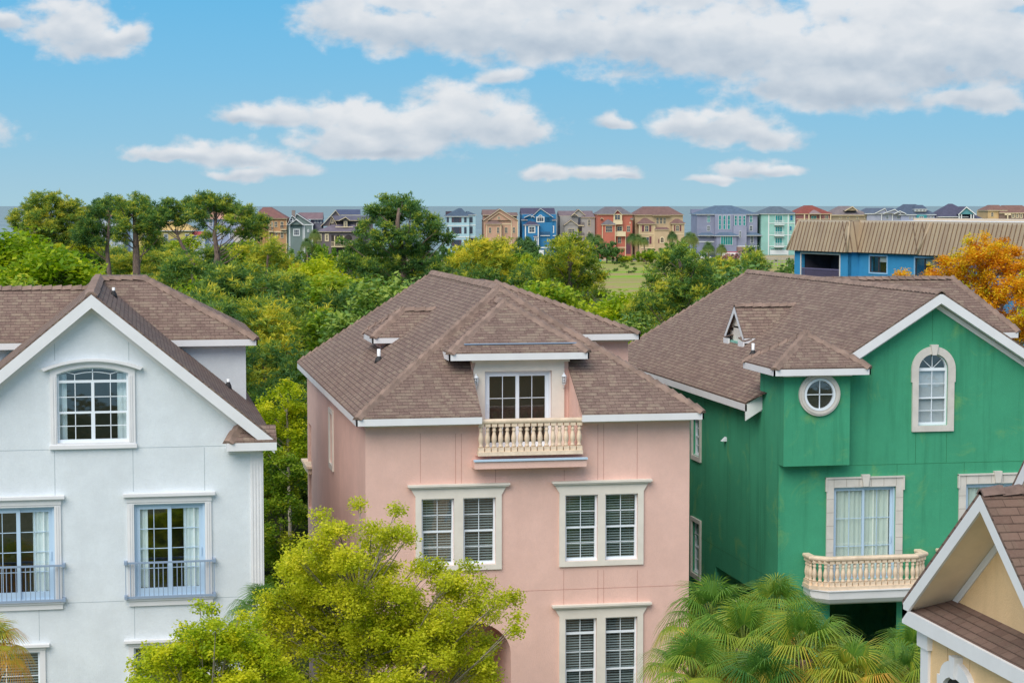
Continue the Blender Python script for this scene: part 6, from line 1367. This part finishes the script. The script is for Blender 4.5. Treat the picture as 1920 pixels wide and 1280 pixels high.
h = FH('brown-grey house with long slate roof, arched loggia and white balcony rails', C2, 470, 1480, '#695f5f', M_FC, '#5d5c6a')
h.wall(1380, 1800, 358, 3, 12); h.side(1370, 1830, 356, 308, 2, 9); h.gable(1335, 1425, 412, 1366, 308, 1.5, 8, rake=8); h.side(1405, 1665, 300, 243, 9, 9, m=roofm('#46506a')); h.gable(1240, 1530, 420, 1402, 248, 7, 6, rake=7, m=roofm('#46506a'))
h.wall(1210, 1660, 478, -1, 8); h.hip(1195, 1680, 474, 1360, 1600, 404, -1.6, 8, m=roofm('#6d6470'))
h.wall(1490, 1532, 362, 0, 3, yb=440, m=wallm('#7c7270'), name='dormer'); h.gable(1440, 1560, 356, 1514, 320, -.4, 5, rake=7); h.win(1493, 1530, 364, 432, 0, fr=.2); h.band(1404, 1590, 422, 430, -.5); h.win(1352, 1382, 345, 390, 1.4, arch=True); h.win(1622, 1660, 380, 445, 3, fr=.25); h.win(1690, 1720, 380, 445, 3, fr=.25)
h.win(1222, 1260, 497, 575, -1, fr=.25); h.win(1293, 1335, 497, 578, -1, fr=.28); h.win(1295, 1330, 650, 720, -1, arch=True, fr=.2)
for x0, x1 in ((1362, 1392), (1402, 1482), (1505, 1580)): h.dark(x0, x1, 508, 640, -1.02, arch=x1-x0 > 40, m=M_DARK); h.dark(x0, x1, 655, 770, -1.02, arch=x1-x0 > 40)
h.balc(1360, 1600, 578, 628, -1, 1.2); h.balc(1360, 1600, 724, 772, -1, 1.2); h.corners((1397, 1492), 520, -1.3, 10, y1=640); h.corners((1397, 1492), 672, -1.3, 10, y1=775); h.win(1440, 1472, 535, 580, -1.03, m=M_FTEAL, fr=.15)
h = FH('lavender-blue house with salmon tiled roof seen through the tallest umbrella pine', C2, 430, 250, '#9ba6c2', M_FT, '#b98a78')
h.wall(40, 450, 345); h.hip(15, 470, 342, 100, 330, 262, -.6, 14)
for x in (85, 200, 300, 400): h.win(x-18, x+20, 360, 420); h.win(x-18, x+20, 490, 550)
h.wall(330, 560, 480, -2, 4, m=wallm('#cfc4b4')); h.hip(320, 575, 480, 400, 480, 445, -2.5, 5)
h = FH('yellow house with small slate porch roof behind the leaning pine', C1, 400, 1460, '#ccb66a', M_FT, '#5a5e6c')
h.wall(1180, 1640, 420, 0, 12); h.hip(1165, 1660, 420, 1290, 1520, 345, -.6, 13, m=roofm('#c9a96a')); h.wall(1430, 1560, 545, -2, 3); h.hip(1400, 1590, 545, 1470, 1500, 488, -2.5, 5); h.wall(1640, 1750, 460, .5, 10, m=wallm('#b9bfd0')); h.hip(1630, 1760, 462, 1660, 1730, 432, 0, 8, m=roofm('#a04848'))
for x in (1240, 1330, 1420, 1600): h.win(x-18, x+18, 450, 520)
for x in (1250, 1360, 1540): h.win(x-16, x+16, 600, 660, -.0 if x < 1500 else -2)
h = FH('pale grey-blue house with reddish roof glimpsed between the two leftmost skyline pines', C1, 430, 920, '#b4bccb', M_FT, '#9b6a60')
h.wall(800, 1050, 300); h.hip(780, 1085, 300, 900, 980, 226, -.6, 14)
for y in (330, 460, 580):
    for x in (840, 920, 1000): h.win(x-14, x+14, y, y+55)
h = FH('salmon house with red-brown roof just right of the leftmost tall pine', C1, 440, 720, '#c99d8a', M_FT, '#8a4a48')
h.wall(670, 800, 250); h.hip(655, 815, 248, 710, 760, 216, -.6, 13)
for y in (280, 400): h.win(700, 730, y, y+55); h.win(750, 780, y, y+55)
h = FH('pink-white low house glimpsed behind the yellow-green tree at the left', C1, 330, 300, '#d6b3ab', M_FT, '#8c6a62')
h.wall(240, 380, 470); h.hip(225, 395, 470, 280, 340, 425, -.5, 11); h.win(265, 290, 500, 550); h.win(325, 350, 500, 550)

# ---- parked vehicles
def car(px, D, label, col, L=4.6, hgt=1.5, kind='car', az=0., stripe=None):
    g0 = ground_at(px, D); t = thing('parked_'+kind, label, kind, (g0.x, g0.y, 0)); M = rot(g0.x, g0.y, 0, -YAW+az); W = 1.8; l = L/2
    if kind == 'van': prof = [(-l, .35), (l, .35), (l, .95), (l-.35, 1.15), (l-.95, hgt), (-l+.1, hgt), (-l, hgt-.3)]; cab = [(l-1.0, 1.12), (l-.42, 1.12), (l-.98, hgt-.12), (l-1.6, hgt-.12), (l-1.6, 1.12)]
    else: prof = [(-l, .35), (l, .35), (l, .75), (l-.9, .92), (-l+.55, .95), (-l, .88)]; cab = [(-l+.7, .93), (l-1.0, .9), (l-1.75, hgt), (-l+1.3, hgt)]
    MB(M).slab(prof, [], -W/2, W/2, back=True).build('body', mat('car_'+col.strip('#'), col, .3, key='car'+col), t)
    if kind == 'car':
        MB(M).slab(cab, [], -W/2+.12, W/2-.12, back=True).build('cabin_glass', M_FG, t); MB(M).slab([(-l+1.32, hgt-.03), (l-1.8, hgt-.03), (l-1.85, hgt+.04), (-l+1.4, hgt+.04)], [], -W/2+.1, W/2-.1, back=True).build('roof_panel', MATS['car'+col], t)
    else:
        MB(M).slab(cab, [], -W/2-.02, W/2+.02, back=True).build('cabin_glass', M_FG, t)
        if stripe: MB(M).slab([(-l+.05, hgt-.02), (l-.98, hgt-.02), (l-1.0, hgt+.2), (-l+.05, hgt+.2)], [], -W/2, W/2, back=True).build('roof_rack', mat('red_paint', stripe, .4), t); MB(M).box(-.2, l-.35, -W/2-.03, W/2+.03, .55, .85).build('side_stripe', mat('red_paint', stripe, .4), t)
    for x in (-l+.9, l-.9):
        for y in (-W/2+.1, W/2-.1):
            w = MB(M); w.tube([(x, y-.1, .34), (x, y+.1, .34)], .34, 12, sm=False); w.build('wheel', MATS['rubber_boot'], t)
car(545, 330, 'silver car parked among bushes left of the lime-yellow tree', '#b9c4cc', az=.3)
car(1112, 600, 'teal pickup-like car beside the dark round bush', '#1f9a8c', hgt=1.9, L=5.2)
car(1176, 610, 'dark blue car parked in front of the orange-red beach house', '#2c3c56')
car(1320, 640, 'white car parked left in front of the lavender-grey house', '#dfe3e6', hgt=1.8)
car(1337, 645, 'dark grey car parked behind the small palm of the lavender-grey house', '#3c4658', hgt=1.7)
car(1360, 640, 'white car with silver roof parked between the two small palms', '#d3d9de', hgt=1.7)
car(1372, 630, 'white van with red roof and red front in front of the lavender-grey house', '#e6e2e0', L=5.8, hgt=2.3, kind='van', stripe='#c03040')
car(1402, 640, 'green covered car beside the red and white van', '#1f9a6c', hgt=1.7)
# boardwalk
D = 560; a = ground_at(1440, D); b = ground_at(1500, D); bw = thing('boardwalk', 'long grey wooden boardwalk with railings at the edge of the marsh', 'boardwalk', tuple(a))
M = rot(a.x, a.y, 0, -YAW); Lb = (b-a).length+6; M_WD = mat('weathered_wood', '#a39c94', .85, .15, 1.)
MB(M).box(0, Lb, 0, 1.6, 1.15, 1.35).build('deck', M_WD, bw); MB(M).box(0, Lb, 0, .1, 2.25, 2.4).box(0, Lb, .02, .08, 1.8, 1.9).build('railing', M_WD, bw)
n = 16
for i in range(n+1): MB(M).box(Lb*i/n-.08, Lb*i/n+.08, -.02, .12, 0, 2.3).build('post', M_WD, bw)
# ---- shrubs, bushes and palms by the beach houses
BUSH = {}
def bush(px, ytop, D, w, label, leaf=L_DARK, key='d', group=None, name='bush', h=None):
    hh = z_at(ytop, D) if h is None else h; R = w/2*D/3733*1.3; g0 = ground_at(px, D)
    if key not in BUSH:
        g = np.random.default_rng(60+len(BUSH)); lo = [(g.uniform(-.55, .55), g.uniform(-.55, .55), g.uniform(.25, .68), .36, .36, .3) for _ in range(14)]
        t = make_tree(name, label, 'bush', lo, [(0, 0, 0), (0, 0, .3), (0, 0, .6)], 'leaf', leaf, B_GREY, cr=.12, m=90, size=.075, dens=20, seed=70+len(BUSH), r0=.04, twigs=.1, loc=(0, 0, 0)); BUSH[key] = t; o = t
        o.location = g0; o['label'] = label
    else: o = copy_tree(BUSH[key], g0, random.uniform(0, 6), 1, label)
    if group: o['group'] = group
    o.scale = (R, R, hh); o.rotation_euler = (0, 0, random.uniform(0, 6)); return o
bush(1138, 441, 590, 56, 'big dark round bush between the grey and orange-red beach houses')
bush(985, 440, 560, 60, 'dark bush left of the bright blue house garage doors'); bush(950, 446, 540, 44, 'dark bush in front of the tan beach house')
bush(1262, 443, 600, 52, 'dark bushy tree hiding the right half of the cream villa'); bush(1235, 458, 590, 46, 'dark green bush before the cream villa entrance')
bush(1212, 466, 580, 44, 'light green bush at the foot of the cream villa', L_DECG, 'g'); bush(1292, 462, 590, 30, 'green bush between the cream and lavender houses', L_DECG, 'g')
bush(1370, 474, 560, 40, 'pink flowering bush in front of the red and white van', L_PINK, 'p'); bush(1348, 476, 570, 26, 'green bush left of the pink flowering bush', L_DECG, 'g')
bush(1468, 495, 470, 30, 'scrubby bush on the marsh left of the blue flats', L_DARK, 'd'); bush(1492, 480, 500, 26, 'marsh bush right beside the corner of the blue flats', L_DARK, 'd')
bush(1172, 478, 590, 26, 'low yellow-green bush by the dark blue car', L_DECG, 'g')
for i, (px, yt, D, w) in enumerate([(900, 462, 520, 60), (930, 468, 500, 60), (965, 470, 480, 60), (1010, 466, 500, 60), (1050, 468, 500, 60), (1085, 472, 500, 56), (880, 470, 470, 60), (1030, 476, 440, 60), (1000, 480, 420, 60), (1070, 480, 430, 60), (940, 482, 420, 60)]):
    bush(px, yt, D, w, 'scrubby bush in the thicket below the tan, bright blue and grey beach houses', L_DARK, 'd' if i % 2 else 'g', group='bushes in the thicket')
bush(845, 452, 540, 50, 'grey-green bush under the pale blue shuttered house', L_DARK, 'd'); bush(868, 455, 530, 40, 'green bush right of the shaggy pine', L_DECG, 'g')
for i, (px, yt, D, w) in enumerate([(460, 452, 420, 70), (500, 455, 430, 60), (560, 448, 430, 60), (605, 450, 430, 60), (420, 470, 400, 60), (530, 475, 380, 60), (660, 455, 430, 60), (350, 470, 370, 60), (290, 485, 350, 60), (240, 490, 350, 60), (190, 500, 340, 60), (140, 490, 350, 60), (590, 482, 360, 50), (800, 455, 440, 60), (740, 470, 400, 60), (700, 470, 400, 60), (30, 480, 360, 70), (80, 488, 350, 60)]):
    bush(px, yt, D, w, 'dusky bush in the garden belt between the pines and the beach houses', L_DARK if i % 3 else L_DECG, 'd' if i % 3 else 'g', group='bushes in the garden belt' if i % 3 else 'lighter bushes in the garden belt')
for o in COL.objects:
    if o.get('group') == 'lighter bushes in the garden belt': o['label'] = 'lighter green bush in the garden belt between the pines and the beach houses'
gm = np.random.default_rng(91)
for i in range(24):
    px = gm.uniform(1120, 1240) if i < 14 else gm.uniform(1450, 1495); yy = gm.uniform(486, 512) if i < 14 else gm.uniform(486, 512); Dm = 17*3733/(yy-386); sz = gm.uniform(.5, 1.4)
    bush(px, 0, Dm, gm.uniform(7, 15)*570/Dm*Dm/570, 'low scrub clump on the open marsh', L_DARK, 'd', group='scrub clumps on the marsh', h=sz)
# small far palms share one crown
FP = palm_mesh(9, 34, .95, .6, L_PALMF)
def far_palm(px, ytop, D, label, sc=1.5):
    z = z_at(ytop, D)-1.35*sc; g0 = ground_at(px, D); r = thing('palm_tree', label, 'palm', tuple(g0)); o = bpy.data.objects.new('crown', FP[0]); COL.objects.link(o); o.parent = r; o.location = (0, 0, z); o.scale = (sc,)*3; o.rotation_euler = (0, 0, random.uniform(0, 6))
    MB().tube([(0, 0, 0), (.1, 0, z*.5), (0, 0, z)], [.26, .22, .2], 8).build('trunk', B_PALM, r, world_pts=False)
for px, yt, D, lab, sc in ((1107, 431, 610, 'palm left of the orange-red house above the dark round bush', 1.9), (1122, 434, 605, 'palm touching the left bay of the orange-red house', 1.7), (1185, 432, 600, 'palm at the right edge of the orange-red house arch', 1.6), (1197, 433, 600, 'palm against the left bay of the cream villa', 1.7), (1208, 440, 598, 'shorter palm against the cream villa lower window', 1.3), (1261, 428, 610, 'palm in front of the cream villa right bay', 1.6), (1292, 428, 640, 'broad palm between the cream and lavender houses', 2.3), (1300, 432, 645, 'palm trunk leaning against the lavender house side', 1.8), (1329, 447, 610, 'left small palm before the lavender house', 1.9), (1353, 452, 600, 'right small palm before the lavender house', 1.6), (974, 438, 590, 'palm at the left corner of the bright blue house', 1.9), (990, 437, 592, 'palm over the bright blue house lower windows', 2.0), (988, 452, 570, 'short pale palm before the blue house garage door', 1.6), (590, 424, 440, 'palm between the grey-green and brown houses', 1.4), (575, 440, 430, 'low palm before the grey-green house', 1.3), (945, 447, 600, 'palm tuft by the tan beach house', 1.4), (1045, 437, 640, 'palm tip between the bright blue and grey houses', 1.0)):
    far_palm(px, yt, D, lab, sc)
# ================================================================== GROUND, MARSH AND SEA
def sheet(name, pts, m, z=0.): return struct(MB().poly([(x, y, z) for x, y in pts]).build(name, m))
def striped(name, stops, sx, sy, rough=.95, sc=.02):
    m = bpy.data.materials.new(name); m.use_nodes = True; nt = NT(m.node_tree); b = m.node_tree.nodes['Principled BSDF']; tc = nt.add('ShaderNodeTexCoord').outputs['Object']
    n = nt.noise(nt.vm('MULTIPLY', tc, (sx, sy, 1.)), sc, 7, .6); n2 = nt.noise(tc, .6, 4, .7); f = nt.m('ADD', nt.smooth(n, .3, .7), nt.m('MULTIPLY', nt.m('SUBTRACT', n2, .5), .6), clamp=True)
    nt.l.new(nt.ramp(f, [(p, lin(c)) for p, c in stops]), b.inputs['Base Color']); b.inputs['Roughness'].default_value = rough; b.inputs['Specular IOR Level'].default_value = .1; return m
M_GND = striped('woodland_floor', [(0, '#2f3a1c'), (.5, '#46522a'), (1, '#6a6440')], 1, 1, sc=.15)
sheet('ground', [(-400, -80), (600, -80), (900, 690), (-500, 690)], M_GND)
sheet('garden_lawn', [(-300, -30), (400, -30), (400, 46), (-300, 46)], striped('lawn_grass', [(0, '#6d7350'), (1, '#8d8c70')], 1, 1, sc=.3), .004)
M_MARSH = striped('marsh_grass', [(0, '#74a82c'), (.3, '#8fa042'), (.5, '#a8946a'), (.62, '#9a8a5c'), (.72, '#8ca040'), (1, '#7ab42c')], .3, 1.0, sc=.035)
sheet('marsh', [(70, 190), (260, 150), (420, 600), (112, 600)], M_MARSH, .006)
sheet('sand_lane', [(-200, 600), (420, 600), (440, 660), (-220, 660)], striped('sandy_ground', [(0, '#9a8c70'), (1, '#b3a68a')], 1, 1, sc=.1), .004)
m = bpy.data.materials.new('sea_water'); m.use_nodes = True; nt = NT(m.node_tree); b = m.node_tree.nodes['Principled BSDF']; tc = nt.add('ShaderNodeTexCoord').outputs['Object']
w1 = nt.noise(nt.vm('MULTIPLY', tc, (.25, 1., 1.)), .02, 6, .65); nt.l.new(nt.mix(nt.smooth(w1, .3, .7), lin('#72898f'), lin('#8a9ea2')), b.inputs['Base Color']); b.inputs['Roughness'].default_value = .7; b.inputs['Specular IOR Level'].default_value = .12
bn = nt.add('ShaderNodeBump', ins={'Strength': .6, 'Distance': 1.0, 'Height': nt.noise(nt.vm('MULTIPLY', tc, (.4, 1., 1.)), .12, 5, .7)}); nt.l.new(bn.outputs[0], b.inputs['Normal'])
sheet('sea', [(-60000, 690), (60000, 690), (60000, 90000), (-60000, 90000)], m, -.05)
